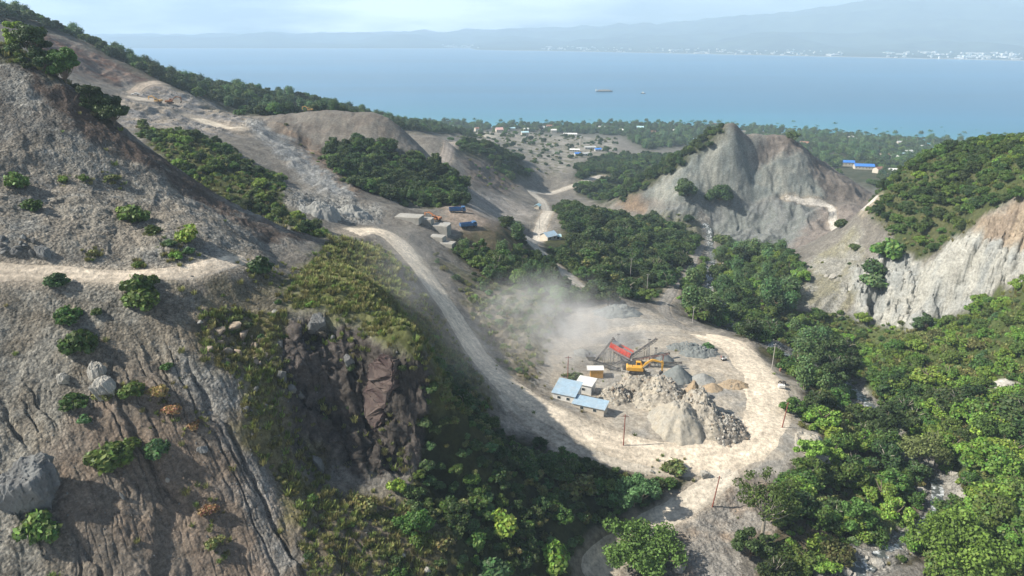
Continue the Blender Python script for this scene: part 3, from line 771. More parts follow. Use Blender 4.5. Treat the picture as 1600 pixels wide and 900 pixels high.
# push crag and cliff faces out along their normals so they are broken rock, not draped cloth
dx = np.gradient(P3, axis=1); dy = np.gradient(P3, axis=0)
nrm = np.cross(dx, dy); nrm /= np.linalg.norm(nrm, axis=2, keepdims=True) + 1e-9
cragm = (soft('crag', UU, VV, yf, 12) + 0.55 * soft('pale_cliff', UU, VV, yf, 10) + 0.13 * soft('hill_near', UU, VV, yf, 8) * smooth(RD, 1, 5)).reshape(nr, nc)
mk = cragm > 0.003
ax = P3[..., 0][mk] + 0.55 * P3[..., 1][mk]; ay = P3[..., 2][mk] + 0.3 * P3[..., 1][mk]
wv = fbm(ax / 5, ay / 5, 93, 2)
d3 = 2.1 * facets((ax + 0.35 * ay + wv) / 4.2, (ay + wv) / 6.0, 91) + 0.9 * facets(ax / 1.5, (ay + 0.4 * ax) / 2.0, 94) + 0.25 * fbm(ax / 1.1, ay / 1.1, 92, 2) - 1.3
P3[mk] += nrm[mk] * (np.clip(cragm[mk], 0, 1) * d3)[:, None]
idx = np.arange(nr * nc).reshape(nr, nc)
quads = np.stack([idx[:-1, :-1], idx[:-1, 1:], idx[1:, 1:], idx[1:, :-1]], -1).reshape(-1, 4)
land_me = mesh_np('terrain', P3.reshape(-1, 3), quads, mats=[M_GROUND])
point_color(land_me, 'soil', COLV)
point_float(land_me, 'stone', STONE)
tag(link('terrain', land_me), kind='structure')
del quads, idx, dx, dy, nrm, d3, mk

# ---- the stream in its gravel bed
def stream():
    q = RIVER; tng = np.gradient(q, axis=0); tng /= np.linalg.norm(tng, axis=1, keepdims=True) + 1e-9; nn = np.stack([tng[:, 1], -tng[:, 0]], 1)
    c = np.linspace(-1, 1, 9); w = 2.5 * (1 + 0.4 * fbm(np.arange(len(q)) / 12.0, np.zeros(len(q)), 5, 3))
    off = 1.2 * fbm(np.arange(len(q)) / 9.0, np.ones(len(q)), 6, 2)
    X = q[:, None, 0] + nn[:, None, 0] * (c[None] * w[:, None] + off[:, None]); Y = q[:, None, 1] + nn[:, None, 1] * (c[None] * w[:, None] + off[:, None])
    z = ground(q[:, 0], q[:, 1]); z = np.convolve(np.pad(z, 4, mode='edge'), np.ones(9) / 9, 'valid') + 0.32
    Z = np.repeat(z[:, None], 9, 1) + 0.05 * perlin(X / .8, Y / .8, 4)
    m, nt, out = new_mat('stream_water'); L = nt.links.new
    b = N(nt, 'ShaderNodeBsdfPrincipled'); b.inputs['Roughness'].default_value = .15
    g = N(nt, 'ShaderNodeNewGeometry'); n1 = N(nt, 'ShaderNodeTexNoise', i_Scale=0.7, i_Detail=6.0, i_Roughness=.65); L(g.outputs['Position'], n1.inputs['Vector'])
    r = N(nt, 'ShaderNodeValToRGB'); r.color_ramp.elements[0].position = .50; r.color_ramp.elements[0].color = (.075, .085, .08, 1); r.color_ramp.elements[1].position = .64; r.color_ramp.elements[1].color = (.62, .65, .66, 1)
    L(n1.outputs['Fac'], r.inputs['Fac']); L(r.outputs['Color'], b.inputs['Base Color'])
    bp = N(nt, 'ShaderNodeBump', i_Strength=.5, i_Distance=.2); L(n1.outputs['Fac'], bp.inputs['Height']); L(bp.outputs['Normal'], b.inputs['Normal']); L(b.outputs['BSDF'], out.inputs['Surface'])
    i_ = np.arange(X.size).reshape(X.shape); qd = np.stack([i_[:-1, :-1], i_[:-1, 1:], i_[1:, 1:], i_[1:, :-1]], -1).reshape(-1, 4)[:, ::-1]
    tag(link('stream', mesh_np('stream', np.stack([X, Y, Z], -1).reshape(-1, 3), qd, mats=[m])), kind='structure')
stream()

# ---- roads: cambered strips with ruts, their ragged edges running into the soil
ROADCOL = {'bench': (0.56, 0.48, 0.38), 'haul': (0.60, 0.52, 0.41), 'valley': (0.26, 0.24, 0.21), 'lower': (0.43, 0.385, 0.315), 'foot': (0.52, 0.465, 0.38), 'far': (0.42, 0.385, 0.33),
           'hill': (0.46, 0.43, 0.38), 'spoil': (0.36, 0.31, 0.26), 'terrace': (0.52, 0.46, 0.37), 'quarry': (0.50, 0.44, 0.36), 'ramp': (0.46, 0.38, 0.30)}
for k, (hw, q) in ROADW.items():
    tng = np.gradient(q, axis=0); tng /= np.linalg.norm(tng, axis=1, keepdims=True) + 1e-9
    nrm2 = np.stack([tng[:, 1], -tng[:, 0]], 1)
    m_ = 17; c = np.linspace(-1, 1, m_)
    wob = 1 + 0.16 * fbm(np.arange(len(q)) / 9.0, np.zeros(len(q)), len(k), 3)
    if k == 'haul':                                    # the loop on the pad is wider than the ramp
        wob *= 1 + 0.28 * smooth(np.arange(len(q)) / len(q), 0.55, 0.75)
    X = q[:, None, 0] + nrm2[:, None, 0] * (c * hw * 1.18)[None] * wob[:, None]
    Yq = q[:, None, 1] + nrm2[:, None, 1] * (c * hw * 1.18)[None] * wob[:, None]
    zb = base_h((X / Yq).ravel(), np.log(Yq.ravel()))
    hr, _, _, _ = relief(X.ravel(), Yq.ravel(), None, zb)
    Z = (zb + hr).reshape(X.shape)
    edge = smooth(np.abs(c), 0.72, 1.0)[None] + 0.35 * fbm(X / 2.2, Yq / 2.2, 95, 3) * smooth(np.abs(c), 0.45, 0.9)[None]
    rut = np.exp(-((np.abs(c) - 0.33) / 0.10) ** 2)[None]
    ends = np.minimum(np.arange(len(q)), np.arange(len(q))[::-1]) / 5.0 + 0.5 * fbm(X / 2.5, Yq / 2.5, 98, 2).T
    Z = Z + 0.05 - 0.42 * np.clip(edge, 0, 1.4) - 0.07 * rut - 0.5 * (1 - smooth(ends.T, 0.0, 1.0)) - {'lower': .05, 'foot': .03}.get(k, 0)
    e = np.clip(np.abs(c)[None] + 0.25 * fbm(X / 3, Yq / 3, 96, 3), 0, 1)
    base = np.asarray(ROADCOL[k])
    cc = base * (1 - 0.20 * smooth(e, 0.3, 1.0)[..., None]) * (1 + 0.10 * rut[..., None] + 0.10 * fbm(X / 6, Yq / 6, 97, 4)[..., None] + 0.17 * fbm(np.repeat((c * hw)[None], len(q), 0) / 0.9 + 0.6 * fbm(X / 14, Yq / 14, 99, 2), np.repeat(np.arange(len(q))[:, None], m_, 1) / 26.0, 100, 3)[..., None])
    idr = np.arange(X.size).reshape(X.shape)
    qd = np.stack([idr[:-1, :-1], idr[:-1, 1:], idr[1:, 1:], idr[1:, :-1]], -1).reshape(-1, 4)[:, ::-1]
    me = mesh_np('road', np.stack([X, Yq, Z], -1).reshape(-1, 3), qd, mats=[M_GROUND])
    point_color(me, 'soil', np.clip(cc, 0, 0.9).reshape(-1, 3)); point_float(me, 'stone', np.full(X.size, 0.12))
    tag(link('road', me), kind='structure')
# ------------------------------------------------------------------ the bay, the far shore, the air
def sea_material():
    m, nt, out = new_mat('sea'); L = nt.links.new
    b = N(nt, 'ShaderNodeBsdfPrincipled'); b.inputs['Roughness'].default_value = 0.28; b.inputs['IOR'].default_value = 1.33
    g = N(nt, 'ShaderNodeNewGeometry')
    va = N(nt, 'ShaderNodeVertexColor', layer_name='water')
    mp_ = N(nt, 'ShaderNodeMapping'); mp_.inputs['Scale'].default_value = (0.00035, 0.0016, 1); L(g.outputs['Position'], mp_.inputs['Vector'])
    n0 = N(nt, 'ShaderNodeTexNoise', i_Scale=1.0, i_Detail=6.0, i_Roughness=0.6); L(mp_.outputs['Vector'], n0.inputs['Vector'])
    mr = N(nt, 'ShaderNodeMapRange'); mr.inputs['From Min'].default_value = 0.3; mr.inputs['From Max'].default_value = 0.7; mr.inputs['To Min'].default_value = 0.74; mr.inputs['To Max'].default_value = 1.3
    L(n0.outputs['Fac'], mr.inputs['Value'])
    sc = N(nt, 'ShaderNodeVectorMath', operation='SCALE'); L(va.outputs['Color'], sc.inputs[0]); L(mr.outputs['Result'], sc.inputs['Scale'])
    L(sc.outputs['Vector'], b.inputs['Base Color'])
    n1 = N(nt, 'ShaderNodeTexNoise', i_Scale=0.06, i_Detail=5.0, i_Roughness=0.6); L(g.outputs['Position'], n1.inputs['Vector'])
    bp = N(nt, 'ShaderNodeBump', i_Strength=0.25, i_Distance=1.0); L(n1.outputs['Fac'], bp.inputs['Height']); L(bp.outputs['Normal'], b.inputs['Normal'])
    L(b.outputs['BSDF'], out.inputs['Surface'])
    return m

coast_xy = []
for u, v in COAST:
    s, T = px_s_T(u, v); Y = CAM_Z / float(T); coast_xy.append((float(s) * Y, Y))
coast_xy = np.array(coast_xy)
sy = np.concatenate([np.linspace(850, 2600, 90), np.geomspace(2650, 60000, 60)])
sx = np.linspace(-1.6, 1.6, 120)
SX, SY = np.meshgrid(sx, sy); WX = SX * SY
# shallow turquoise fringe along the near shore
dist = np.full(WX.shape, 1e9)
for a, b in zip(coast_xy[:-1], coast_xy[1:]):
    e = b - a; t = np.clip(((WX - a[0]) * e[0] + (SY - a[1]) * e[1]) / (e ** 2).sum(), 0, 1)
    dist = np.minimum(dist, np.hypot(WX - a[0] - t * e[0], SY - a[1] - t * e[1]))
k = np.exp(-dist / 240)[..., None]
wc = np.array((0.012, 0.112, 0.215)) * (1 - k) + np.array((0.04, 0.245, 0.30)) * k
idw = np.arange(WX.size).reshape(WX.shape)
qd = np.stack([idw[:-1, :-1], idw[:-1, 1:], idw[1:, 1:], idw[1:, :-1]], -1).reshape(-1, 4)
sea_me = mesh_np('sea', np.stack([WX, SY, np.zeros_like(WX)], -1).reshape(-1, 3), qd, mats=[sea_material()])
point_color(sea_me, 'water', wc.reshape(-1, 3))
tag(link('sea', sea_me), kind='structure')

# far shore: a low plain, foothills and the mountain range behind
def far_land():
    us = np.linspace(-300, 1900, 520)
    shore_u = np.array([-300, 200, 500, 735, 745, 800, 900, 1000, 1200, 1400, 1600, 1900]); shore_v = np.array([75.5, 75.5, 75.5, 75.5, 78, 79, 80.5, 82.5, 86.5, 91, 95, 101])
    sv = np.interp(us, shore_u, shore_v)
    s, T = px_s_T(us, sv); Y0 = CAM_Z / T
    depth = np.concatenate([np.linspace(0, 1500, 40), np.linspace(1600, 9000, 110)])
    D, S = np.meshgrid(depth, s, indexing='ij'); Yg = Y0[None] + D; X = S * Yg
    # mountain height profile from the photo (skyline pixels), range about 6.5 km behind the shore
    mu = np.array([-300, 0, 300, 600, 760, 900, 1000, 1100, 1200, 1280, 1350, 1420, 1480, 1540, 1600, 1750, 1900])
    mv = np.array([64, 63, 62, 58, 54, 50, 45, 38, 30, 20, 10, 3, -3, 6, 10, 0, 5])
    ridge_v = np.interp(us, mu, mv) + 3.0 * fbm(us / 45, us * 0, 201, 4)
    _, Tm = px_s_T(us, ridge_v)
    Zr = CAM_Z - (Y0 + 6800) * Tm
    t = smooth(D, 1700, 6800) ** 1.25
    back = 1 - 0.35 * smooth(D, 6900, 9000)
    rug = ridged(X / 1900, Yg / 1900, 203, 5) - 0.6
    Z = 3 + 0.012 * D + Zr[None] * t * back * (1 + 0.0 * D) + rug * 70 * smooth(D, 1500, 3600) * (1 - 0.75 * smooth(D, 5200, 6800))
    foot = 100 * smooth(D, 1300, 2300) * (1 - smooth(D, 2600, 3800)) * np.clip(fbm(X / 1400, Yg / 2600, 205, 3) + 0.25, 0, 1.2)
    Z = Z + foot
    Z[0] = -2
    n = fbm(X / 260, Yg / 260, 207, 4); n2 = fbm(X / 900, Yg / 900, 208, 4)
    c = np.empty(X.shape + (3,)); c[:] = (0.06, 0.075, 0.045); c *= (1 + 0.5 * n + 0.3 * n2)[..., None]
    c[:2] = (0.34, 0.31, 0.26)
    ids = np.arange(X.size).reshape(X.shape)
    q = np.stack([ids[:-1, :-1], ids[:-1, 1:], ids[1:, 1:], ids[1:, :-1]], -1).reshape(-1, 4)
    me = mesh_np('mountains', np.stack([X, Yg, Z], -1).reshape(-1, 3), q, mats=[M_GROUND])
    point_color(me, 'soil', np.clip(c, 0.01, 0.6).reshape(-1, 3)); point_float(me, 'stone', np.zeros(X.size))
    tag(link('mountains', me), kind='structure')
    return (s, Y0, D, Z)
FAR = far_land()

# ---- haze: one closed box of thin pale air round the camera and everything
def haze_box(density):
    m, nt, out = new_mat('haze')
    pv = N(nt, 'ShaderNodeVolumePrincipled')
    pv.inputs['Color'].default_value = (0.64, 0.83, 1.0, 1)
    pv.inputs['Density'].default_value = density
    pv.inputs['Anisotropy'].default_value = 0.0
    nt.links.new(pv.outputs['Volume'], out.inputs['Volume'])
    o = MB().box((0, 9400, 460), (40000, 19200, 980)).build('haze', m)
    tag(o, kind='stuff')
    return o
HAZE = haze_box(1.4e-4)
# ------------------------------------------------------------------ plants
def leaf_material(name, rgb, var=0.35):
    m, nt, out = new_mat(name); L = nt.links.new
    a = N(nt, 'ShaderNodeVertexColor', layer_name='leaf'); oi = N(nt, 'ShaderNodeObjectInfo')
    mr = N(nt, 'ShaderNodeMapRange'); mr.inputs['To Min'].default_value = 1 - var; mr.inputs['To Max'].default_value = 1 + var; L(oi.outputs['Random'], mr.inputs['Value'])
    sc = N(nt, 'ShaderNodeVectorMath', operation='SCALE'); L(a.outputs['Color'], sc.inputs[0]); L(mr.outputs['Result'], sc.inputs['Scale'])
    hu = N(nt, 'ShaderNodeHueSaturation'); L(sc.outputs['Vector'], hu.inputs['Color'])
    r2 = N(nt, 'ShaderNodeMath', operation='MULTIPLY'); r2.inputs[1].default_value = 7.31; L(oi.outputs['Random'], r2.inputs[0])
    r3 = N(nt, 'ShaderNodeMath', operation='FRACT'); L(r2.outputs[0], r3.inputs[0])
    r4 = N(nt, 'ShaderNodeMapRange'); r4.inputs['To Min'].default_value = 0.468; r4.inputs['To Max'].default_value = 0.515; L(r3.outputs[0], r4.inputs['Value']); L(r4.outputs['Result'], hu.inputs['Hue'])
    b = N(nt, 'ShaderNodeBsdfPrincipled'); b.inputs['Roughness'].default_value = 0.55; b.inputs['Specular IOR Level'].default_value = 0.25
    L(hu.outputs['Color'], b.inputs['Base Color'])
    tr = N(nt, 'ShaderNodeBsdfTranslucent'); L(hu.outputs['Color'], tr.inputs['Color'])
    mx = N(nt, 'ShaderNodeMixShader'); mx.inputs['Fac'].default_value = 0.22
    L(b.outputs['BSDF'], mx.inputs[1]); L(tr.outputs['BSDF'], mx.inputs[2]); L(mx.outputs['Shader'], out.inputs['Surface'])
    m['rgb'] = rgb
    return m

LEAF = {k: leaf_material('leaf_' + k, c) for k, c in {
    'dark': (0.055, 0.095, 0.030), 'mid': (0.088, 0.160, 0.036), 'bright': (0.155, 0.260, 0.045), 'olive': (0.150, 0.172, 0.058), 'blue': (0.088, 0.162, 0.060), 'dry': (0.27, 0.195, 0.08)}.items()}
M_BARK = simple_mat('bark', (0.16, 0.125, 0.09), 0.9, var=0.35, scale=2.0)
M_PALEBARK = simple_mat('pale_bark', (0.30, 0.27, 0.22), 0.9, var=0.3, scale=2.0)

def quads_from(cen, nrm, size, r, rgb, asp=1.5):
    n = len(cen)
    t = r.normal(size=(n, 3)); t -= nrm * (t * nrm).sum(1, keepdims=True); t /= np.linalg.norm(t, axis=1, keepdims=True) + 1e-9
    b = np.cross(nrm, t)
    t = t * (size * asp / 2)[:, None]; b = b * (size / 2)[:, None]
    V = np.stack([cen - t, cen - 0.1 * t + b, cen + t, cen - 0.1 * t - b], 1).reshape(-1, 3)
    return V, np.arange(n * 4).reshape(n, 4), np.repeat(rgb, 4, axis=0)

def crown_mesh(name, mat, seed, lobes, spread, hgt, base, n, leaf, flat=0.75, lobe_r=(0.34, 0.55), inner=0.22, droop=0.0):
    """crown of leaf sprays over several uneven lobes; radius about 1, foot of the plant at the origin"""
    r = np.random.default_rng(seed)
    C = []; RD_ = []
    for k in range(lobes):
        a = r.uniform(0, 2 * math.pi); q = spread * math.sqrt(r.uniform(0.02, 1)); z = base + (hgt - base) * r.uniform(0.15, 0.85) * (1 - 0.45 * q)
        C.append((q * math.cos(a), q * math.sin(a), z)); RD_.append(r.uniform(*lobe_r))
    C = np.array(C); RD_ = np.array(RD_)
    w = RD_ ** 2; w /= w.sum()
    li = r.choice(lobes, size=n, p=w)
    d = r.normal(size=(n, 3)); d[:, 2] = np.where(d[:, 2] < 0, d[:, 2] * 0.65, d[:, 2]); d /= np.linalg.norm(d, axis=1, keepdims=True)
    # sprays: leaves gather in tufts, leaving gaps between them
    tuft = np.sin(d[:, 0] * 9 + li * 2.1) * np.sin(d[:, 1] * 9 + li * 1.3) * np.sin(d[:, 2] * 8 + li)
    rad = RD_[li] * (1.0 + 0.24 * tuft + 0.15 * r.normal(size=n))
    ins = r.random(n) < inner; rad = np.where(ins, rad * r.uniform(0.3, 0.85, n), rad)
    cen = C[li] + d * rad[:, None] * np.array((1, 1, flat))
    cen[:, 2] -= droop * (cen[:, 0] ** 2 + cen[:, 1] ** 2)
    cen[:, 2] = np.maximum(cen[:, 2], 0.02)
    nr_ = d * 0.8 + r.normal(size=(n, 3)) * 0.55 + np.array((0, 0, 0.35)); nr_ /= np.linalg.norm(nr_, axis=1, keepdims=True)
    sz = leaf * r.uniform(0.65, 1.4, n)
    rgb = np.array(mat['rgb'])[None] * (1 + 0.30 * r.normal(size=(n, 1)).clip(-1.6, 1.8) * 0.8 + 0.25 * tuft[:, None])
    rgb = rgb * (1 + 0.10 * r.normal(size=(n, 3)))
    V, Q, Cc = quads_from(cen, nr_, sz, r, np.clip(rgb, 0.006, 0.5))
    me = mesh_np(name, V, Q, mats=[mat], smooth_shade=False)
    point_color(me, 'leaf', Cc)
    return me

def trunk_mesh(name, mat, seed, top, r0=0.07, limbs=5, reach=0.5):
    r = random.Random(seed); b = MB(); p = Vector((0, 0, -0.12)); q = Vector((r.uniform(-.06, .06), r.uniform(-.06, .06), top * 0.55))
    b.tube(p, q, r0, r0 * 0.75, 7)
    for k in range(limbs):
        a = 2 * math.pi * k / limbs + r.uniform(-.4, .4); d = Vector((math.cos(a), math.sin(a), 0)) * reach * r.uniform(.6, 1.1)
        m_ = q + d * 0.45 + Vector((0, 0, top * r.uniform(.12, .22))); e = q + d + Vector((0, 0, top * r.uniform(.25, .5)))
        b.tube(q, m_, r0 * .55, r0 * .38, 6, False); b.tube(m_, e, r0 * .38, r0 * .14, 5, False)
    me = bpy.data.meshes.new(name); me.from_pydata(b.v, [], b.f); me.update(); me.materials.append(mat)
    return me

TREES = {}     # kind -> list of (crown mesh, trunk mesh)
def _tree(kind, look, seed, **kw):
    top = kw['hgt']
    TREES.setdefault(kind, []).append((crown_mesh('crown', LEAF[look], seed, **kw), trunk_mesh('trunk', M_BARK if seed % 2 else M_PALEBARK, seed, top * 0.8)))
for i in range(3):
    _tree('dark', 'dark', 100 + i, lobes=26 + 6 * i, spread=0.85, hgt=1.6 + .3 * i, base=0.25, n=3600, leaf=0.105, lobe_r=(0.12, 0.38))
    _tree('mid', 'mid', 200 + i, lobes=26 + 5 * i, spread=0.9, hgt=1.75 - .3 * i, base=0.25, n=3300, leaf=0.105, lobe_r=(0.11, 0.35))
for i in range(2):
    _tree('bright', 'bright', 300 + i, lobes=28, spread=0.9, hgt=1.5, base=0.2, n=3300, leaf=0.105, lobe_r=(0.11, 0.34))
    _tree('olive', 'olive', 400 + i, lobes=9, spread=0.7, hgt=1.3, base=0.35, n=1500, leaf=0.12, lobe_r=(0.26, 0.42))
    _tree('tall', 'blue', 500 + i, lobes=13, spread=0.40, hgt=2.5, base=0.35, n=2400, leaf=0.12, flat=1.1)
SHRUBS = {}
def _shrub(kind, look, seed, **kw):
    SHRUBS.setdefault(kind, []).append(crown_mesh('shrub', LEAF[look], seed, **kw))
for i in range(3):
    _shrub('leafy', 'blue' if i == 0 else 'mid', 600 + i, lobes=13, spread=0.68, hgt=1.1, base=0.06, n=1500, leaf=0.16, lobe_r=(0.16, 0.38), inner=0.2)
for i in range(2):
    _shrub('bright', 'bright', 620 + i, lobes=9, spread=0.6, hgt=1.0, base=0.12, n=1100, leaf=0.16, lobe_r=(0.26, 0.42))
    _shrub('dark', 'dark', 640 + i, lobes=9, spread=0.62, hgt=0.95, base=0.12, n=1100, leaf=0.17, lobe_r=(0.28, 0.45))
    _shrub('olive', 'olive', 660 + i, lobes=8, spread=0.64, hgt=0.8, base=0.1, n=900, leaf=0.16, lobe_r=(0.24, 0.40))
_shrub('dry', 'dry', 690, lobes=8, spread=0.66, hgt=0.6, base=0.06, n=1000, leaf=0.15, lobe_r=(0.22, 0.36))

def place_tree(kind, p, r, label, group=None, var=None, rz=None):
    var = int(rng.integers(len(TREES[kind]))) if var is None else var
    cm, tm = TREES[kind][var]
    o = thing('tree', label, 'tree', p, rng.uniform(0, 6.28) if rz is None else rz, group)
    h = r * rng.uniform(0.88, 1.15)
    o.scale = (r * rng.uniform(.85, 1.2), r * rng.uniform(.85, 1.2), h); o.rotation_euler.x = rng.uniform(-.1, .1); o.rotation_euler.y = rng.uniform(-.1, .1)
    c = link('crown', cm, o); link('trunk', tm, o)
    return o, c

def place_shrub(kind, p, r, label, group=None):
    o = link('shrub', SHRUBS[kind][int(rng.integers(len(SHRUBS[kind])))])
    o.location = p; o.rotation_euler = (0, 0, rng.uniform(0, 6.28)); o.scale = (r * rng.uniform(.85, 1.2), r * rng.uniform(.85, 1.2), r * rng.uniform(0.75, 1.15))
    return tag(o, label, 'shrub', group)

# ---- where they grow: region, spacing (m), keep, radius range, kinds with weights, label words
TREE_BEDS = [
 ('right_canopy', 4.3, 0.95, (2.2, 5.4), {'mid': 5, 'bright': 3, 'dark': 2}, 'in the thick canopy across the stream at lower right'),
 ('sandy_flat', 15.0, 0.16, (3.0, 5.0), {'dark': 2, 'mid': 2}, 'standing on the sandy flat'),
 ('ridge_wood', 7.0, 0.95, (3.4, 5.4), {'dark': 5, 'mid': 2, 'tall': 1}, 'on the long wooded ridge above the bay'),
 ('hill_wood', 5.5, 0.95, (2.6, 4.2), {'dark': 5, 'mid': 1}, 'along the left shoulder of the grey hill'),
 ('mid_wood', 4.6, 0.97, (2.8, 4.6), {'dark': 6, 'mid': 2}, 'in the dark wood above the truck yard'),
 ('valley_wood', 5.4, 0.97, (2.4, 5.8), {'dark': 7, 'mid': 2, 'olive': 1}, 'in the dark wood on the valley floor'),
 ('below_yard', 5.2, 0.85, (2.4, 4.4), {'dark': 4, 'mid': 3, 'tall': 1}, 'in the wood between the truck yard and the crusher'),
 ('river_wood', 5.2, 0.9, (2.0, 5.2), {'mid': 5, 'dark': 3, 'tall': 2, 'bright': 1}, 'in the belt of trees along the stream'),
 ('foot_wood', 4.5, 0.92, (2.4, 4.3), {'mid': 5, 'bright': 3, 'olive': 2, 'dark': 2}, 'on the bank below the bend in the haul road'),
 ('right_low', 5.4, 0.62, (2.2, 4.0), {'bright': 5, 'mid': 4, 'olive': 1}, 'on the green slope across the stream'),
 ('right_top', 3.7, 0.95, (2.0, 3.6), {'mid': 5, 'dark': 4, 'bright': 1}, 'on top of the pale cliff'),
 ('flank_wood', 5.2, 0.6, (1.6, 3.0), {'dark': 5, 'mid': 4}, 'on the shaded flank below the haul road'),
 ('far_left_wood', 8.0, 0.85, (3.4, 5.0), {'dark': 4, 'mid': 2}, 'on the valley side left of the grey hill'),
 ('left_spur_wood', 7.0, 0.85, (3.0, 4.6), {'dark': 4, 'mid': 2}, 'on the small spur before the sandy flat'),
 ('coast_wood', 11.5, 0.8, (4.4, 7.0), {'dark': 3, 'mid': 4, 'tall': 1}, 'in the coastal woodland'),
 ('gully', 5.5, 0.5, (2.0, 3.4), {'dark': 4, 'mid': 3, 'bright': 1}, 'in the gully behind the talus hill'),
]
SHRUB_BEDS = [
 ('valley_wood', 3.6, 0.7, (1.2, 2.4), {'dark': 5, 'leafy': 3, 'olive': 1}, 'under the trees of the valley wood'),
 ('mid_wood', 3.6, 0.7, (1.2, 2.2), {'dark': 5, 'leafy': 2}, 'at the edge of the dark wood above the truck yard'),
 ('right_canopy', 2.8, 0.7, (1.0, 2.2), {'leafy': 4, 'bright': 3, 'olive': 1}, 'under the thick canopy across the stream'),
 ('strip', 2.0, 0.6, (0.5, 1.1), {'olive': 3, 'leafy': 1}, 'on the strip between the haul road and the lower track'),
 ('gully', 2.6, 0.75, (1.0, 2.0), {'leafy': 3, 'bright': 2, 'olive': 2, 'dark': 2}, 'in the gully behind the talus hill'),
 ('hill_top', 2.2, 0.75, (0.9, 1.8), {'dark': 3, 'leafy': 3}, 'on the crest of the talus hill'),
 ('flank_wood', 1.8, 0.95, (0.8, 1.9), {'dark': 5, 'leafy': 4, 'olive': 2}, 'on the shaded flank below the haul road'),
 ('crest_grass', 2.9, 0.42, (0.6, 1.4), {'olive': 5, 'leafy': 1, 'bright': 1}, 'on the grassy crest of the spur'),
 ('cut_slope', 3.4, 0.25, (0.6, 1.3), {'olive': 3, 'leafy': 2}, 'on the slope beside the haul road'),
 ('crag_grass', 1.8, 0.6, (0.5, 1.2), {'olive': 6, 'leafy': 1, 'dark': 1}, 'on the weedy slope below the crag'),
 ('crag', 2.6, 0.5, (0.5, 1.2), {'olive': 4, 'dark': 2}, 'clinging to the crag'),
 ('road_bank', 2.7, 0.75, (0.8, 2.0), {'leafy': 4, 'olive': 3, 'dark': 1, 'bright': 1}, 'on the scrubby bank right of the haul road'),
 ('pad_bank', 3.0, 0.5, (0.7, 1.6), {'olive': 3, 'leafy': 2, 'dark': 1}, 'on the dusty bank beside the crusher'),
 ('right_low', 2.5, 0.8, (0.8, 2.0), {'bright': 4, 'leafy': 3, 'olive': 4}, 'on the green slope across the stream'),
 ('right_top', 2.6, 0.75, (0.8, 1.7), {'dark': 3, 'leafy': 4, 'bright': 1}, 'on top of the pale cliff'),
 ('river_wood', 3.2, 0.55, (0.9, 2.0), {'leafy': 4, 'bright': 2, 'olive': 2}, 'among the trees along the stream'),
 ('foot_wood', 2.4, 0.75, (0.8, 1.8), {'bright': 4, 'leafy': 3, 'olive': 2}, 'on the bank below the bend in the haul road'),
 ('below_yard', 3.4, 0.6, (0.8, 1.9), {'leafy': 3, 'dark': 3, 'olive': 2}, 'below the truck yard'),
 ('hill_foot', 5.0, 0.45, (1.0, 2.2), {'leafy': 2, 'olive': 3, 'dark': 1}, 'at the foot of the grey hill'),
 ('spoil_strip', 4.5, 0.3, (1.0, 1.8), {'leafy': 2, 'olive': 3}, 'beside the spoil heap'),
 ('bench_patch', 4.0, 0.22, (0.5, 1.0), {'olive': 3, 'leafy': 1}, 'beside the bench road'),
 ('foot_bare', 5.0, 0.10, (0.5, 0.9), {'olive': 1, 'leafy': 1}, 'on the bare ground by the lower track'),
 ('scree_right', 5.5, 0.22, (0.7, 1.5), {'leafy': 2, 'olive': 2}, 'on the scree left of the pale cliff'),
 ('left_spur_face', 7.0, 0.4, (1.2, 2.4), {'olive': 2, 'leafy': 2}, 'on the small spur before the sandy flat'),
 ('sandy_flat', 10.0, 0.28, (1.5, 3.5), {'olive': 2, 'dark': 2}, 'on the sandy flat'),
]
LOOK_T = {'dark': 'dark green round-crowned tree', 'mid': 'mid green leafy tree', 'bright': 'bright green sunlit tree', 'olive': 'thin olive-green tree', 'tall': 'tall narrow dark tree'}
LOOK_S = {'leafy': 'leafy green shrub', 'bright': 'bright green shrub', 'dark': 'dark green shrub', 'olive': 'dull olive shrub', 'dry': 'dry brown shrub'}

def bed_points(name, step, keep):
    poly, y0, y1 = REG[name]
    s, T = px_s_T([p[0] for p in poly], [p[1] for p in poly])
    x0 = min(s.min() * y0, s.min() * y1) - 5; x1 = max(s.max() * y0, s.max() * y1) + 5
    gx = np.arange(x0, x1, step); gy = np.arange(y0, y1, step)
    X, Y = np.meshgrid(gx, gy); X = X.ravel() + rng.uniform(-.48, .48, X.size) * step; Y = Y.ravel() + rng.uniform(-.48, .48, Y.size) * step
    m = np.abs(X / Y) < 0.95; X, Y = X[m], Y[m]
    zb = base_h(X / Y, np.log(Y)); u, v = to_px(X, Y, zb)
    ju, jv = jitter(X, Y, 303)
    k = region(name, u, v, Y, 0.5 * ju, 0.5 * jv)
    X, Y, u, v = X[k], Y[k], u[k], v[k]
    k = (rng.random(len(X)) < keep * (0.75 + 0.6 * fbm(X / (step * 5), Y / (step * 5), 305, 2)).clip(0.1, 1.3))
    X, Y, u, v = X[k], Y[k], u[k], v[k]
    if len(X) == 0: return X, Y, X
    k = (road_dist(X, Y) > 1.2) & (road_dist(X, Y, None, {'river': (0.0, RIVER)}) > 3.0) & (u > -60) & (u < 1660) & (v < 960)
    X, Y = X[k], Y[k]
    return X, Y, ground(X, Y)

# openings kept free of plants: (u, v, radius m)
CLEAR = []
def cleared(X, Y):
    m = np.ones(len(X), bool)
    for c, r in CLEAR: m &= np.hypot(X - c[0], Y - c[1]) > r
    return m
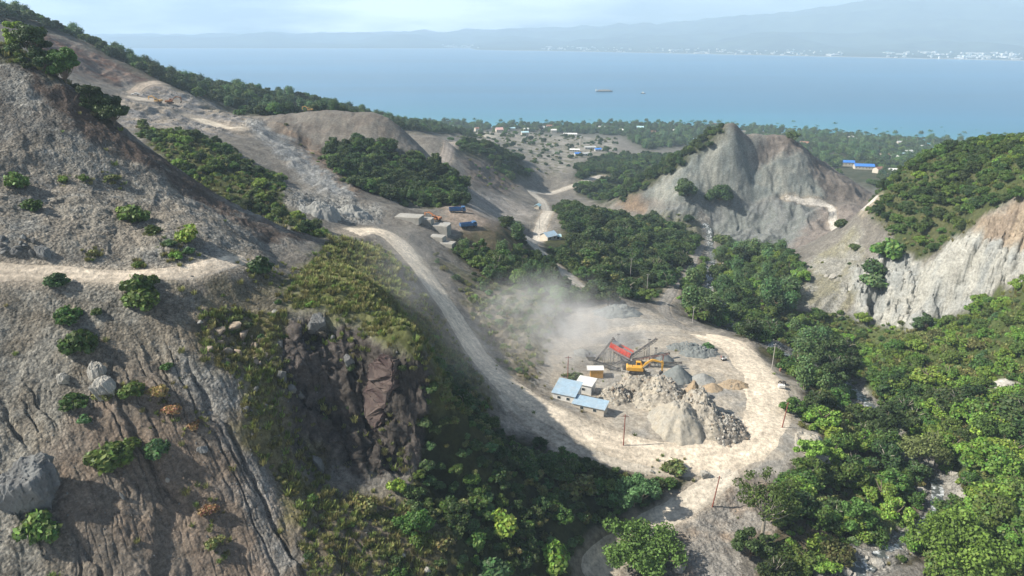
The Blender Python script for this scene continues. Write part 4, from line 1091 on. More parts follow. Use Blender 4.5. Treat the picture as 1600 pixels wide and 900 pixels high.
# ------------------------------------------------------------------ planting
def scatter_object(name, P, kinds, pick, scale, rot, mat=None, kind='stuff'):
    """one object that carries many uncountable plants or stones (instances on its points)"""
    me = bpy.data.meshes.new(name)
    me.vertices.add(len(P)); me.vertices.foreach_set('co', np.asarray(P, np.float32).ravel()); me.update()
    for nme, val, typ in (('pick', pick, 'INT'), ('size', scale, 'FLOAT'), ('turn', rot, 'FLOAT')):
        at_ = me.attributes.new(nme, typ, 'POINT'); at_.data.foreach_set('value', np.asarray(val, np.int32 if typ == 'INT' else np.float32))
    o = link(name, me); tag(o, kind=kind)
    ng = bpy.data.node_groups.new(name, 'GeometryNodeTree')
    ng.interface.new_socket('Geometry', in_out='INPUT', socket_type='NodeSocketGeometry'); ng.interface.new_socket('Geometry', in_out='OUTPUT', socket_type='NodeSocketGeometry')
    gi = ng.nodes.new('NodeGroupInput'); go = ng.nodes.new('NodeGroupOutput')
    ip = ng.nodes.new('GeometryNodeInstanceOnPoints'); ci = ng.nodes.new('GeometryNodeCollectionInfo')
    ci.inputs['Collection'].default_value = kinds; ci.inputs['Separate Children'].default_value = True; ci.inputs['Reset Children'].default_value = True
    def attr(n, t):
        a = ng.nodes.new('GeometryNodeInputNamedAttribute'); a.data_type = t; a.inputs['Name'].default_value = n; return a.outputs['Attribute']
    L = ng.links.new
    L(gi.outputs[0], ip.inputs['Points']); L(ci.outputs[0], ip.inputs['Instance']); ip.inputs['Pick Instance'].default_value = True
    L(attr('pick', 'INT'), ip.inputs['Instance Index']); L(attr('size', 'FLOAT'), ip.inputs['Scale'])
    cx = ng.nodes.new('ShaderNodeCombineXYZ'); L(attr('turn', 'FLOAT'), cx.inputs['Z']); L(cx.outputs[0], ip.inputs['Rotation'])
    L(ip.outputs[0], go.inputs[0])
    md = o.modifiers.new('scatter', 'NODES'); md.node_group = ng
    return o

def kinds_collection(name, objs):
    """Collection Info lists children alphabetically: return the order used for 'pick'"""
    c = bpy.data.collections.new(name); scene.collection.children.link(c)
    for o in objs: c.objects.link(o)
    order = sorted(range(len(objs)), key=lambda i: objs[i].name)
    return c, {oi: k for k, oi in enumerate(order)}

def bspot(u, v, y0=60): 
    p = at(u, v, y0); return p

# ---- trees and shrubs one can tell apart, each where the photo shows it
def big_tree(p, label, look, r, h, seed, clusters, n, leaf, bare=0.35, bark=M_BARK, cl=(0.16, 0.30)):
    """a large tree modelled on its own: trunk, forked limbs, foliage carried in clumps at the limb ends"""
    rr = np.random.default_rng(seed)
    o = thing('tree', label, 'tree', p)
    b = MB(); V = []; Q = []; Cc = []; nv = 0
    t0 = Vector((0, 0, -0.4)); t1 = Vector((rr.uniform(-.3, .3), rr.uniform(-.3, .3), h * bare)); b.tube(t0, t1, 0.045 * r + 0.12, 0.03 * r + 0.1, 9)
    for k in range(clusters):
        a = 2.4 * k + rr.uniform(-.5, .5); q = r * math.sqrt((k + 0.6) / clusters) * rr.uniform(.75, 1.0)
        z = h * (bare + (1 - bare) * rr.uniform(.25, .95) * (1 - 0.35 * (q / r) ** 2))
        e = Vector((q * math.cos(a), q * math.sin(a), z)); mid_ = t1.lerp(e, 0.5) + Vector((0, 0, -0.06 * h + rr.uniform(-.3, .3)))
        b.tube(t1, mid_, 0.016 * r + 0.05, 0.010 * r + 0.04, 6, False); b.tube(mid_, e, 0.010 * r + 0.04, 0.03, 5, False)
        cr_ = r * rr.uniform(*cl); m = int(n * (cr_ / r) ** 2 * 16 / clusters)
        d = rr.normal(size=(m, 3)); d /= np.linalg.norm(d, axis=1, keepdims=True); d[:, 2] *= 0.62
        tuft = np.sin(d[:, 0] * 8 + k) * np.sin(d[:, 1] * 8 + k * 2) * np.sin(d[:, 2] * 9)
        rad = cr_ * (1 + .22 * tuft + .1 * rr.normal(size=m)) * np.where(rr.random(m) < .25, rr.uniform(.3, .8, m), 1)
        cen = np.array(e) + d * rad[:, None]; nm = d + rr.normal(size=(m, 3)) * .6 + np.array((0, 0, .4)); nm /= np.linalg.norm(nm, axis=1, keepdims=True)
        rgb = np.array(LEAF[look]['rgb'])[None] * (1 + .28 * rr.normal(size=(m, 1)).clip(-1.6, 1.6) + .25 * tuft[:, None]) * rr.uniform(.8, 1.25)
        v_, q_, c_ = quads_from(cen, nm, leaf * rr.uniform(.6, 1.4, m), rr, np.clip(rgb, .006, .4))
        V.append(v_); Q.append(q_ + nv); Cc.append(c_); nv += len(v_)
    me = mesh_np('crown', np.concatenate(V), np.concatenate(Q), mats=[LEAF[look]], smooth_shade=False); point_color(me, 'leaf', np.concatenate(Cc))
    link('crown', me, o); b.build('trunk', bark, o)
    return o

def on(u, v, y0=60.0):
    return at(u, v, y0)

CROWN0 = {}
p = on(1003, 888); big_tree(p, 'broad spreading green tree in the foreground beside the lower track', 'mid', 8.8, 9.5, 1, 34, 9500, 0.42, 0.3); CLEAR.append((p, 7))
p = on(1188, 858); big_tree(p, 'tall open-branched tree with bare limbs in front of the loop road', 'mid', 7.2, 19.5, 2, 30, 5600, 0.36, 0.46, M_PALEBARK, (0.14, 0.25)); CLEAR.append((p, 3))
p = on(1172, 872); big_tree(p, 'dense dark bush-like tree at the foot of the tall open-branched tree', 'dark', 4.2, 7.5, 3, 22, 5200, 0.36, 0.12)
p = on(1500, 880); big_tree(p, 'large bright green rounded tree at the bottom right of the photo', 'bright', 9.5, 9.0, 4, 34, 9500, 0.45, 0.25); CLEAR.append((p, 6))
p = on(1432, 735); big_tree(p, 'pale-limbed tree with thin crown standing by the stream bend', 'olive', 7.0, 11, 5, 22, 4200, 0.38, 0.4, M_PALEBARK)
p = on(1375, 690); big_tree(p, 'tall dark green tree on the near bank of the stream', 'dark', 6.0, 12, 6, 24, 6500, 0.42, 0.25)
p = on(990, 790); big_tree(p, 'rounded green tree on the left edge of the lower track', 'blue', 5.2, 7.5, 7, 22, 6000, 0.38, 0.15)
p = on(1290, 575); big_tree(p, 'tall dark tree beside the poles at the right edge of the pad', 'dark', 6.5, 13, 8, 24, 6500, 0.42, 0.3)
p = on(1308, 612); big_tree(p, 'slim palm-like tree in front of the tall dark riverside tree', 'blue', 2.6, 7, 9, 9, 2200, 0.38, 0.6)
p = on(1440, 520, 200); big_tree(p, 'dark conical tree at the foot of the pale cliff', 'blue', 4.6, 9, 10, 20, 5000, 0.4, 0.15)
p = on(1160, 415); big_tree(p, 'dark rounded tree standing alone before the grey hill', 'dark', 6.2, 12, 11, 20, 4200, 0.55, 0.15)
p = on(1124, 315, 430); big_tree(p, 'dark round tree growing alone on the grey hillside', 'dark', 9.0, 12.5, 12, 20, 3600, 0.8, 0.08, M_BARK, (0.28, 0.46))
p = on(1072, 308, 430); big_tree(p, 'dark leaning clump-like tree left of the round tree on the grey hillside', 'dark', 7.5, 15, 13, 20, 3400, 0.8, 0.05, M_BARK, (0.28, 0.46))
p = on(1237, 222, 520); big_tree(p, 'single dark tree on the reddish crest of the grey hill', 'dark', 6.0, 9, 14, 16, 2600, 0.8, 0.25)
for u, v, r, h, k, lab in [(55, 92, 4.6, 9, 'dark', 'dark bushy tree leftmost on the crest of the talus hill'), (30, 85, 2.6, 8.5, 'bright', 'yellow-green slender tree behind the dark trees on the talus crest'),
      (70, 112, 2.8, 5.0, 'dark', 'small round dark tree between the taller trees on the talus crest'), (104, 128, 4.2, 8.5, 'mid', 'tall green tree in the middle of the talus crest'),
      (150, 172, 3.6, 6.5, 'dark', 'dark tree leaning out over the valley on the talus crest'), (178, 195, 4.2, 6.5, 'dark', 'open flat-topped tree lowest on the talus crest')]:
    p = next(p_ for p_ in (at(u, v + 3 * j_, 150, 226) for j_ in range(40)) if p_ is not None)
    big_tree(p, lab, k, r * .95, h * 1.1, int(u) + 40, 20, 4600, 0.34, 0.12, M_BARK, (0.24, 0.42))
for u, v, r, h, k, lab in [(950, 480, 4.6, 8, 'dark', 'dark tree behind the crusher pad, nearest the dust'), (1010, 470, 4.2, 6.5, 'mid', 'leafy tree by the track at the back of the pad'),
      (1100, 500, 5.5, 8, 'dark', 'dark tree at the right of the track behind the pad'), (1130, 505, 5.5, 8.5, 'dark', 'broad dark tree above the haul road entrance'), (1180, 520, 5.0, 7.5, 'mid', 'green tree above the top of the loop road'),
      (752, 405, 3.4, 9.5, 'mid', 'tall thin-trunked tree below the truck yard'), (1265, 720, 4.0, 6.5, 'bright', 'bright leafy tree right of the earth mound by the loop road'),
      (1330, 830, 4.5, 8, 'mid', 'mid green tree above the lower rapids of the stream'), (1400, 610, 5.5, 8.5, 'mid', 'broad green tree across the stream from the pad'), (1560, 700, 5.8, 8.5, 'mid', 'rounded tree at the right edge above the pale boulder bank')]:
    p = on(u, v, 60); big_tree(p, lab, k, r, h, int(u) + 7, 18, 4400, 0.40, 0.2)

SH = [  # (u, v of the foot, width in photo pixels, kind, label)
 (222, 478, 50, 'leafy', 'largest leafy shrub just below the bench road'), (222, 455, 44, 'leafy', 'leafy shrub touching the outer edge of the bench road'), (92, 445, 30, 'leafy', 'round shrub below the left end of the bench road'),
 (105, 502, 34, 'leafy', 'small round shrub above the larger one on the left slope'), (125, 548, 50, 'leafy', 'broad leafy shrub above the pale boulders'), (152, 490, 18, 'leafy', 'little shrub on the upper left slope'),
 (120, 636, 38, 'leafy', 'shrub left of the pale boulders'), (207, 616, 36, 'leafy', 'shrub right of the pale boulders'), (164, 622, 26, 'olive', 'olive shrub growing between the pale boulders'),
 (182, 722, 58, 'leafy', 'wide two-lobed shrub in the middle of the left slope'), (245, 712, 36, 'leafy', 'smaller shrub right of the two-lobed one'), (64, 838, 56, 'leafy', 'big leafy shrub below the large grey boulder'),
 (262, 576, 16, 'leafy', 'small green shrub on the bare grey chute'), (134, 658, 18, 'leafy', 'tiny shrub below the pale boulders'), (210, 345, 42, 'leafy', 'leafy shrub in the middle of the talus hill'), (200, 335, 26, 'bright', 'bright shrub beside the leafy one on the talus hill'),
 (298, 378, 38, 'bright', 'pale green shrub above the right part of the bench road'), (50, 327, 28, 'leafy', 'shrub at the left of the talus hill'), (28, 292, 30, 'leafy', 'shrub highest at the left edge of the talus hill'), (240, 364, 22, 'leafy', 'small shrub below the middle of the talus hill'),
 (216, 416, 15, 'leafy', 'small shrub at the inner edge of the bench road'), (264, 383, 20, 'leafy', 'little shrub left of the pale green one'), (274, 404, 18, 'bright', 'bright tuft-like shrub above the bench road'), (294, 396, 16, 'leafy', 'small shrub just under the pale green one'),
 (176, 280, 18, 'olive', 'olive shrub high on the talus hill'), (148, 400, 20, 'olive', 'dull shrub above the left part of the bench road'), (130, 281, 14, 'leafy', 'tiny shrub on the upper talus'), (100, 283, 14, 'bright', 'tiny bright shrub on the upper talus'),
 (410, 425, 36, 'leafy', 'shrub at the outer bend of the bench road'), (565, 800, 44, 'olive', 'grey-green shrub at the foot of the crag'), (620, 765, 28, 'bright', 'bright green shrub just under the crag'), (790, 830, 46, 'bright', 'tall bright shrub on the shaded flank'),
 (745, 850, 40, 'leafy', 'leafy shrub left of the tall bright one'), (700, 850, 44, 'olive', 'pale shrub on the lower flank'), (770, 895, 46, 'leafy', 'leafy shrub at the bottom edge of the photo'), (870, 890, 60, 'bright', 'sunlit shrub at the bottom left of the lower track'),
 (910, 770, 50, 'olive', 'olive shrub above the end of the shaded flank'), (1050, 735, 36, 'olive', 'shrub at the corner of the lower track'), (1105, 545, 20, 'leafy', 'green shrub between the loop road and the gravel heaps'), (898, 592, 24, 'leafy', 'shrub beside the yellow container'),
 (250, 612, 34, 'dry', 'orange dry shrub in the middle of the left slope'), (272, 640, 40, 'dry', 'orange-brown dry thicket on the left slope'), (300, 668, 26, 'dry', 'small orange dry shrub above the gullies'), (325, 798, 30, 'dry', 'dry shrub low on the gullied slope'), (335, 850, 26, 'olive', 'olive shrub low on the gullied slope'),
 (1065, 300, 0, 'dark', ''), (1075, 345, 18, 'dark', 'dark shrub at the left foot of the grey hill'), (1130, 378, 26, 'dark', 'dark upright shrub at the foot of the grey hill'), (1335, 390, 16, 'dark', 'round dark shrub alone on the pale scree'), (1370, 445, 36, 'leafy', 'leafy thicket hanging on the left of the pale cliff'), (1362, 425, 30, 'dark', 'dark thicket above the leafy one on the pale cliff'),
 (1315, 355, 22, 'dark', 'dark shrub on the track across the grey hill'), (1390, 400, 44, 'leafy', 'leafy thicket at the upper edge of the pale cliff'),
]
for u, v, wpx, k, lab in SH:
    if not wpx: continue
    p = on(u, v, 60)
    if p is None: continue
    d = math.sqrt(p.x ** 2 + p.y ** 2 + (200 - p.z) ** 2)
    p.z -= 0.08
    o = place_shrub(k, p, wpx / 2 / F_PX * d * 1.12, lab)
    CLEAR.append((p, wpx / 2 / F_PX * d))

# ---- beds
EXTRA_CLEAR = []
for u, v, r in [(905, 612, 14), (933, 582, 7), (960, 600, 16), (1050, 640, 24), (690, 340, 26), (857, 368, 16), (857, 384, 13), (850, 395, 8),  (735, 350, 20), (1345, 262, 24), (1342, 268, 20), (975, 690, 3), (1206, 578, 3), (1225, 665, 3), (887, 590, 3), (700, 376, 8), (645, 340, 10), (660, 335, 14), (680, 355, 12)]:
    p = at(u, v)
    if p: CLEAR.append((p, r))
trees = []; shrubs = []
for name, step, keep, rr, kinds, words in TREE_BEDS:
    X, Y, Z = bed_points(name, step, keep)
    if len(X) == 0: continue
    m = cleared(X, Y); X, Y, Z = X[m], Y[m], Z[m]
    ks = list(kinds); w = np.array([kinds[k] for k in ks], float); w /= w.sum()
    for x, y, z in zip(X, Y, Z):
        trees.append((x, y, z - 0.15, rng.uniform(*rr), ks[rng.choice(len(ks), p=w)], words))
for name, step, keep, rr, kinds, words in SHRUB_BEDS:
    X, Y, Z = bed_points(name, step, keep)
    if len(X) == 0: continue
    m = cleared(X, Y); X, Y, Z = X[m], Y[m], Z[m]
    ks = list(kinds); w = np.array([kinds[k] for k in ks], float); w /= w.sum()
    for x, y, z in zip(X, Y, Z):
        shrubs.append((x, y, z - 0.1, rng.uniform(*rr), ks[rng.choice(len(ks), p=w)], words))
def shown(x, y, z, r):
    u, v = to_px(x, y, z + r * 0.7)
    return (-15 < u < 1615) and (0 < v < 920)
def visible(x, y, z):
    """is the line from the camera to this point clear of the land?"""
    t = np.linspace(0.25, 0.97, 60); X = x * t; Y = y * t; Zl = CAM_Z + (z - CAM_Z) * t
    m = Y > 50
    return not np.any(base_h((X / Y)[m], np.log(Y[m])) > Zl[m] + 0.3)
def seen_size(t):
    x, y, z, r = t[:4]
    return r / math.sqrt(x * x + y * y + (CAM_Z - z) ** 2)
trees = [t for t in trees if visible(t[0], t[1], t[2] + t[3] * 1.6)]
shrubs = [t for t in shrubs if visible(t[0], t[1], t[2] + t[3] * 1.2)]
# houses, poles and machines that stand in the open: nothing tall grows between them and the viewpoint over the valley
OPEN = [(u, v, at(u, v + dv).y, w) for u, v, dv, w in [(857, 367, 6, 15), (871, 370, 4, 7), (828, 352, 10, 4), (843, 346, 10, 4), (985, 420, 10, 5), (1011, 442, 8, 5), (1345, 258, 5, 22), (1206, 558, 18, 6), (1222, 650, 16, 6), (905, 610, 10, 30), (716, 328, 4, 14), (735, 350, 5, 16), (690, 352, 8, 14)]]
def in_the_open(t):
    x, y, z, r = t[:4]; u, v = to_px(x, y, z + .8 * r); rad = r * 1.15 * F_PX / math.sqrt(x * x + y * y + (CAM_Z - z) ** 2)
    return not any(y < yt + 1 and abs(u - ut) < rad + w and abs(v - vt) < rad + w * .7 for ut, vt, yt, w in OPEN)
trees = [t for t in trees if in_the_open(t)]; shrubs = [t for t in shrubs if in_the_open(t)]
trees.sort(key=lambda t: -seen_size(t) - (0 if shown(*t[:4]) else -9)); shrubs.sort(key=lambda t: -seen_size(t) - (0 if shown(*t[:4]) else -9))
N_T, N_S = 268, 252
first_crown = {}; first_shrub = {}
for x, y, z, r, k, words in trees[:N_T]:
    v_ = int(rng.integers(len(TREES[k])))
    o, c = place_tree(k, (x, y, z), r, LOOK_T[k] + ' ' + words, LOOK_T[k] + 's ' + words, v_)
    first_crown.setdefault(TREES[k][v_][0].name, (c, k))
for x, y, z, r, k, words in shrubs[:N_S]:
    o = place_shrub(k, (x, y, z), r, LOOK_S[k] + ' ' + words, LOOK_S[k] + 's ' + words)
    first_shrub.setdefault(o.data.name, (o, k))
def mass(name, rest, first):
    objs = [c for c, k in first.values()]; kk = [k for c, k in first.values()]
    col, order = kinds_collection(name + ' kinds', objs)
    pick = []
    for t in rest:
        cand = [i for i, k in enumerate(kk) if k == t[4]] or list(range(len(objs)))
        pick.append(order[cand[int(rng.integers(len(cand)))]])
    return scatter_object(name, [t[:3] for t in rest], col, pick, [t[3] for t in rest], rng.uniform(0, 6.28, len(rest)))
print('TREES', len(trees), 'SHRUBS', len(shrubs))
mass('woodland', trees[N_T:], first_crown)
mass('undergrowth', shrubs[N_S:], first_shrub)

# ---- grass: tufts of blades over the weedy ground
def tuft_mesh(name, mat, seed, n=46, h=1.0, w=0.06, lean=0.5):
    r = np.random.default_rng(seed); V = []; T = []; C = []
    for k in range(n):
        a = r.uniform(0, 6.28); q = r.uniform(0, 0.55); p0 = np.array((q * math.cos(a), q * math.sin(a), -0.05)); b = a + r.normal() * 0.7
        hh = h * r.uniform(.5, 1.1); tip = p0 + np.array((math.cos(b) * lean * hh * r.uniform(.3, 1), math.sin(b) * lean * hh * r.uniform(.3, 1), hh)); s = np.array((-math.sin(b), math.cos(b), 0)) * w * r.uniform(.7, 1.5)
        m_ = p0 * .45 + tip * .55 + np.array((0, 0, .12 * hh)); i = len(V)
        V += [p0 - s, p0 + s, m_ + s * .8, m_ - s * .8, tip]; T += [(i, i + 1, i + 2), (i, i + 2, i + 3), (i + 3, i + 2, i + 4)]
        c = np.array(mat['rgb']) * r.uniform(.65, 1.4); C += [c * .9, c * .9, c, c, c * 1.15]
    me = mesh_np(name, V, None, T, [mat], False); point_color(me, 'leaf', np.array(C)); return me
LEAF['straw'] = leaf_material('leaf_straw', (0.235, 0.238, 0.09)); LEAF['grass'] = leaf_material('leaf_grass', (0.165, 0.215, 0.06))
tufts = []
for k, (mname, sd_, u, v, lab) in enumerate([('straw', 1, 560, 470, 'pale straw-coloured grass tuft on the crest of the spur'), ('grass', 2, 520, 440, 'green grass tuft on the crest of the spur'), ('straw', 3, 610, 520, 'straw-coloured grass tuft close above the crag'), ('grass', 4, 650, 560, 'green grass tuft at the right end of the crag top')]):
    me = tuft_mesh('grass_tuft', LEAF[mname], sd_, lean=0.45 + .1 * k); o = link('grass_tuft', me); p = on(u, v, 60); o.location = p; o.scale = (1.2,) * 3; tufts.append(tag(o, lab, 'grass tuft'))
GP = []
for name, step, keep, dryness in [('crest_grass', 0.95, 0.95, .6), ('crag_grass', 0.9, 0.95, .5), ('cut_slope', 1.3, 0.55, .5), ('right_low', 1.9, 0.8, .35), ('bench_patch', 1.7, 0.35, .7), ('right_top', 2.0, 0.6, .5), ('pad_bank', 2.0, 0.35, .5), ('hill_top', 1.4, .7, .3), ('gully', 2.0, .7, .4), ('crag', 1.3, .6, .6), ('foot_wood', 2.2, .5, .4), ('river_wood', 2.6, .5, .5), ('left_slope', 4.5, .10, .8), ('grey_chute', 3.5, .08, .7), ('hill_near', 5.0, .07, .5)]:
    X, Y, Z = bed_points(name, step, keep)
    for x, y, z in zip(X, Y, Z): GP.append((x, y, z, rng.uniform(.55, 1.25) * (1.0 if y < 190 else 1.3), 'straw' if rng.random() < dryness else 'grass'))
for c_, r_ in CLEAR[22:66]:            # litter and weeds round the foot of the lone shrubs
    for _ in range(10):
        a = rng.uniform(0, 6.28); d = r_ * rng.uniform(.6, 1.9); x, y = c_.x + d * math.cos(a), c_.y + d * math.sin(a)
        if y < 215: GP.append((x, y, gz(x, y), rng.uniform(.35, .9), 'straw' if rng.random() < .55 else 'grass'))
col, order = kinds_collection('grass kinds', tufts)
scatter_object('grass', [g[:3] for g in GP], col, [order[(0 if g[4] == 'straw' else 1) + 2 * int(rng.integers(2))] for g in GP], [g[3] for g in GP], rng.uniform(0, 6.28, len(GP)))
print('GRASS', len(GP))
# ------------------------------------------------------------------ paints
P_BLUE = simple_mat('blue_sheet_roof', (0.37, 0.50, 0.60), 0.45, var=0.16, scale=0.8, dirt=(0.42, 0.40, 0.36), dirt_amt=0.3)
P_WHITE = simple_mat('white_paint', (0.72, 0.71, 0.67), 0.6, var=0.10, scale=0.9, dirt_amt=0.12)
P_YEL = simple_mat('yellow_paint', (0.66, 0.35, 0.04), 0.5, var=0.2, scale=1.2, dirt_amt=0.28)
P_ORANGE = simple_mat('rusty_orange_paint', (0.40, 0.15, 0.05), 0.6, var=0.3, scale=1.2, dirt_amt=0.25)
P_OCHRE = simple_mat('ochre_paint', (0.48, 0.27, 0.06), 0.55, var=0.25, scale=1.2, dirt_amt=0.25)
P_RED = simple_mat('red_paint', (0.62, 0.055, 0.035), 0.55, var=0.3, scale=1.1, dirt_amt=0.4)
P_REDPOLE = simple_mat('red_brown_paint', (0.24, 0.07, 0.05), 0.7, var=0.25)
P_GREY = simple_mat('grey_steel', (0.27, 0.28, 0.29), 0.55, 0.3, var=0.25, scale=1.4, dirt_amt=0.3)
P_DARK = simple_mat('dark_steel', (0.055, 0.055, 0.06), 0.6, 0.2, var=0.3, scale=1.4, dirt_amt=0.2)
P_RUBBER = simple_mat('rubber', (0.03, 0.03, 0.032), 0.85, var=0.2, dirt_amt=0.25)
P_GLASS = simple_mat('dark_glass', (0.03, 0.045, 0.055), 0.12, var=0.1, dirt_amt=0.1)
P_TRUCK = simple_mat('truck_blue', (0.045, 0.15, 0.33), 0.45, var=0.25, scale=1.0, dirt_amt=0.2)
P_TBLUE = simple_mat('deep_blue_roof', (0.04, 0.20, 0.62), 0.5, var=0.15, scale=0.4, dirt_amt=0.08)
P_CONC = simple_mat('old_concrete', (0.34, 0.33, 0.30), 0.9, var=0.25, scale=0.7, dirt=(0.14, 0.13, 0.10), dirt_amt=0.25, bump=0.4)
P_TIN = simple_mat('weathered_tin', (0.46, 0.47, 0.46), 0.6, var=0.2, scale=0.5, dirt_amt=0.2)
P_RUST = simple_mat('rusty_roof', (0.26, 0.13, 0.085), 0.8, var=0.3, scale=0.5, dirt_amt=0.2)
P_CREAM = simple_mat('cream_wall', (0.55, 0.50, 0.42), 0.8, var=0.15, scale=0.5, dirt_amt=0.15)
P_PINK = simple_mat('pink_roof', (0.58, 0.36, 0.33), 0.7, var=0.15, scale=0.5, dirt_amt=0.1)
P_TURQ = simple_mat('pale_turquoise_roof', (0.42, 0.62, 0.66), 0.6, var=0.12, scale=0.5, dirt_amt=0.1)
P_WOODPOLE = simple_mat('weathered_pole', (0.36, 0.34, 0.31), 0.8, var=0.2)

def sheet_roof_bm(w, d, z, rise, t=0.09, over=0.35, ribs=0.35):
    """single-pitch corrugated sheet: low edge at -y"""
    b = MB(); hw = w / 2 + over; hd = d / 2 + over
    b.add([(-hw, -hd, z), (hw, -hd, z), (hw, hd, z + rise), (-hw, hd, z + rise), (-hw, -hd, z + t), (hw, -hd, z + t), (hw, hd, z + rise + t), (-hw, hd, z + rise + t)],
          [(3, 2, 1, 0), (4, 5, 6, 7), (0, 1, 5, 4), (1, 2, 6, 5), (2, 3, 7, 6), (3, 0, 4, 7)])
    n = int(2 * hw / ribs)
    for k in range(1, n):
        x = -hw + k * 2 * hw / n
        b.bar((x, -hd + .02, z + t + 0.012), (x, hd - .02, z + rise + t + 0.012), 0.07, 0.05)
    return b

def shed(name, label, cat, p, rz, w, d, h, rise, wall_m, roof_m, door=True, windows=2, group=None):
    o = thing(name, label, cat, p, rz, group)
    b = MB(); hw, hd = w / 2, d / 2
    b.add([(-hw, -hd, -.8), (hw, -hd, -.8), (hw, hd, -.8), (-hw, hd, -.8), (-hw, -hd, h), (hw, -hd, h), (hw, hd, h + rise), (-hw, hd, h + rise)], [(3, 2, 1, 0), (4, 5, 6, 7), (0, 1, 5, 4), (1, 2, 6, 5), (2, 3, 7, 6), (3, 0, 4, 7)])
    b.build('wall', wall_m, o)
    sheet_roof_bm(w, d, h + 0.02, rise).build('roof', roof_m, o)
    if door:
        MB().box((hw + 0.03, -hd * 0.2, 1.0), (0.06, 0.95, 2.0)).build('door', P_GREY, o)
    for k in range(windows):
        x = -hw + w * (k + 0.7) / (windows + 0.4)
        f = MB().box((x, -hd - 0.03, h * .58), (1.1, 0.06, 0.95)).build('window', P_WHITE, o)
        MB().box((x, -hd - 0.065, h * .58), (0.92, 0.03, 0.78)).build('pane', P_GLASS, f)
    return o

def gable_house(name, label, p, rz, w, d, h, rise, wall_m, roof_m, cat='house', group=None, detail=True):
    o = thing(name, label, cat, p, rz, group)
    hw, hd = w / 2, d / 2
    MB().add([(-hw, -hd, -1), (hw, -hd, -1), (hw, hd, -1), (-hw, hd, -1), (-hw, -hd, h), (hw, -hd, h), (hw, hd, h), (-hw, hd, h), (-hw, 0, h + rise), (hw, 0, h + rise)],
             [(0, 1, 5, 4), (2, 3, 7, 6), (1, 2, 6, 9, 5), (3, 0, 4, 8, 7), (4, 5, 9, 8), (6, 7, 8, 9), (3, 2, 1, 0)]).build('wall', wall_m, o)
    ov = 0.5; t = 0.12; sl = rise / hd; b = MB()
    for s in (-1, 1):
        b.add([(-hw - ov, s * (hd + ov), h - ov * sl + .05), (hw + ov, s * (hd + ov), h - ov * sl + .05), (hw + ov, 0, h + rise + .05), (-hw - ov, 0, h + rise + .05),
               (-hw - ov, s * (hd + ov), h - ov * sl + t), (hw + ov, s * (hd + ov), h - ov * sl + t), (hw + ov, 0, h + rise + t + .03), (-hw - ov, 0, h + rise + t + .03)],
              [(0, 1, 2, 3), (7, 6, 5, 4), (0, 4, 5, 1), (1, 5, 6, 2), (3, 7, 4, 0)])
    b.build('roof', roof_m, o)
    if detail:
        for k in range(max(1, int(w / 3.5))):
            x = -hw + w * (k + 0.5) / max(1, int(w / 3.5))
            MB().box((x, -hd - .03, h * .55), (1.2, .06, 1.1)).build('window', P_GLASS, o)
    return o

# ------------------------------------------------------------------ buildings on the crusher pad
p = on(886, 622); shed('site_house', 'largest blue-roofed white house beside the crusher, nearest the haul road', 'house', p, R(-24), 6.4, 6.0, 2.6, 1.5, P_WHITE, P_BLUE, True, 2)
p = on(915, 612); shed('site_office', 'small white-roofed block behind the blue-roofed house', 'house', p, R(-24), 4.6, 4.4, 3.3, 0.35, P_WHITE, P_WHITE, True, 1)
p = on(922, 640); shed('long_shed', 'long low shed with pale blue roof in front of the site house', 'shed', p, R(-24), 8.8, 3.6, 1.9, 0.7, P_CREAM, P_BLUE, False, 2)
p = on(932, 588)
o = thing('site_cabin', 'yellow ribbed cabin with a white overhanging roof', 'cabin', p, R(-3))
b = MB().box((0, 0, 1.35), (3.9, 2.4, 2.7))
for k in range(13): b.box((-1.8 + k * .3, -1.22, 1.35), (.12, .06, 2.5))
b.build('body', P_YEL, o); MB().box((-.45, .1, 2.8), (5.2, 3.2, .14), ry=R(-2)).build('roof', P_WHITE, o)
d_ = MB().box((1.97, 0, 1.05), (.06, .9, 2.0)).build('door', P_OCHRE, o); MB().box((2.02, .32, 1.05), (.05, .08, .2)).build('handle', P_DARK, d_)

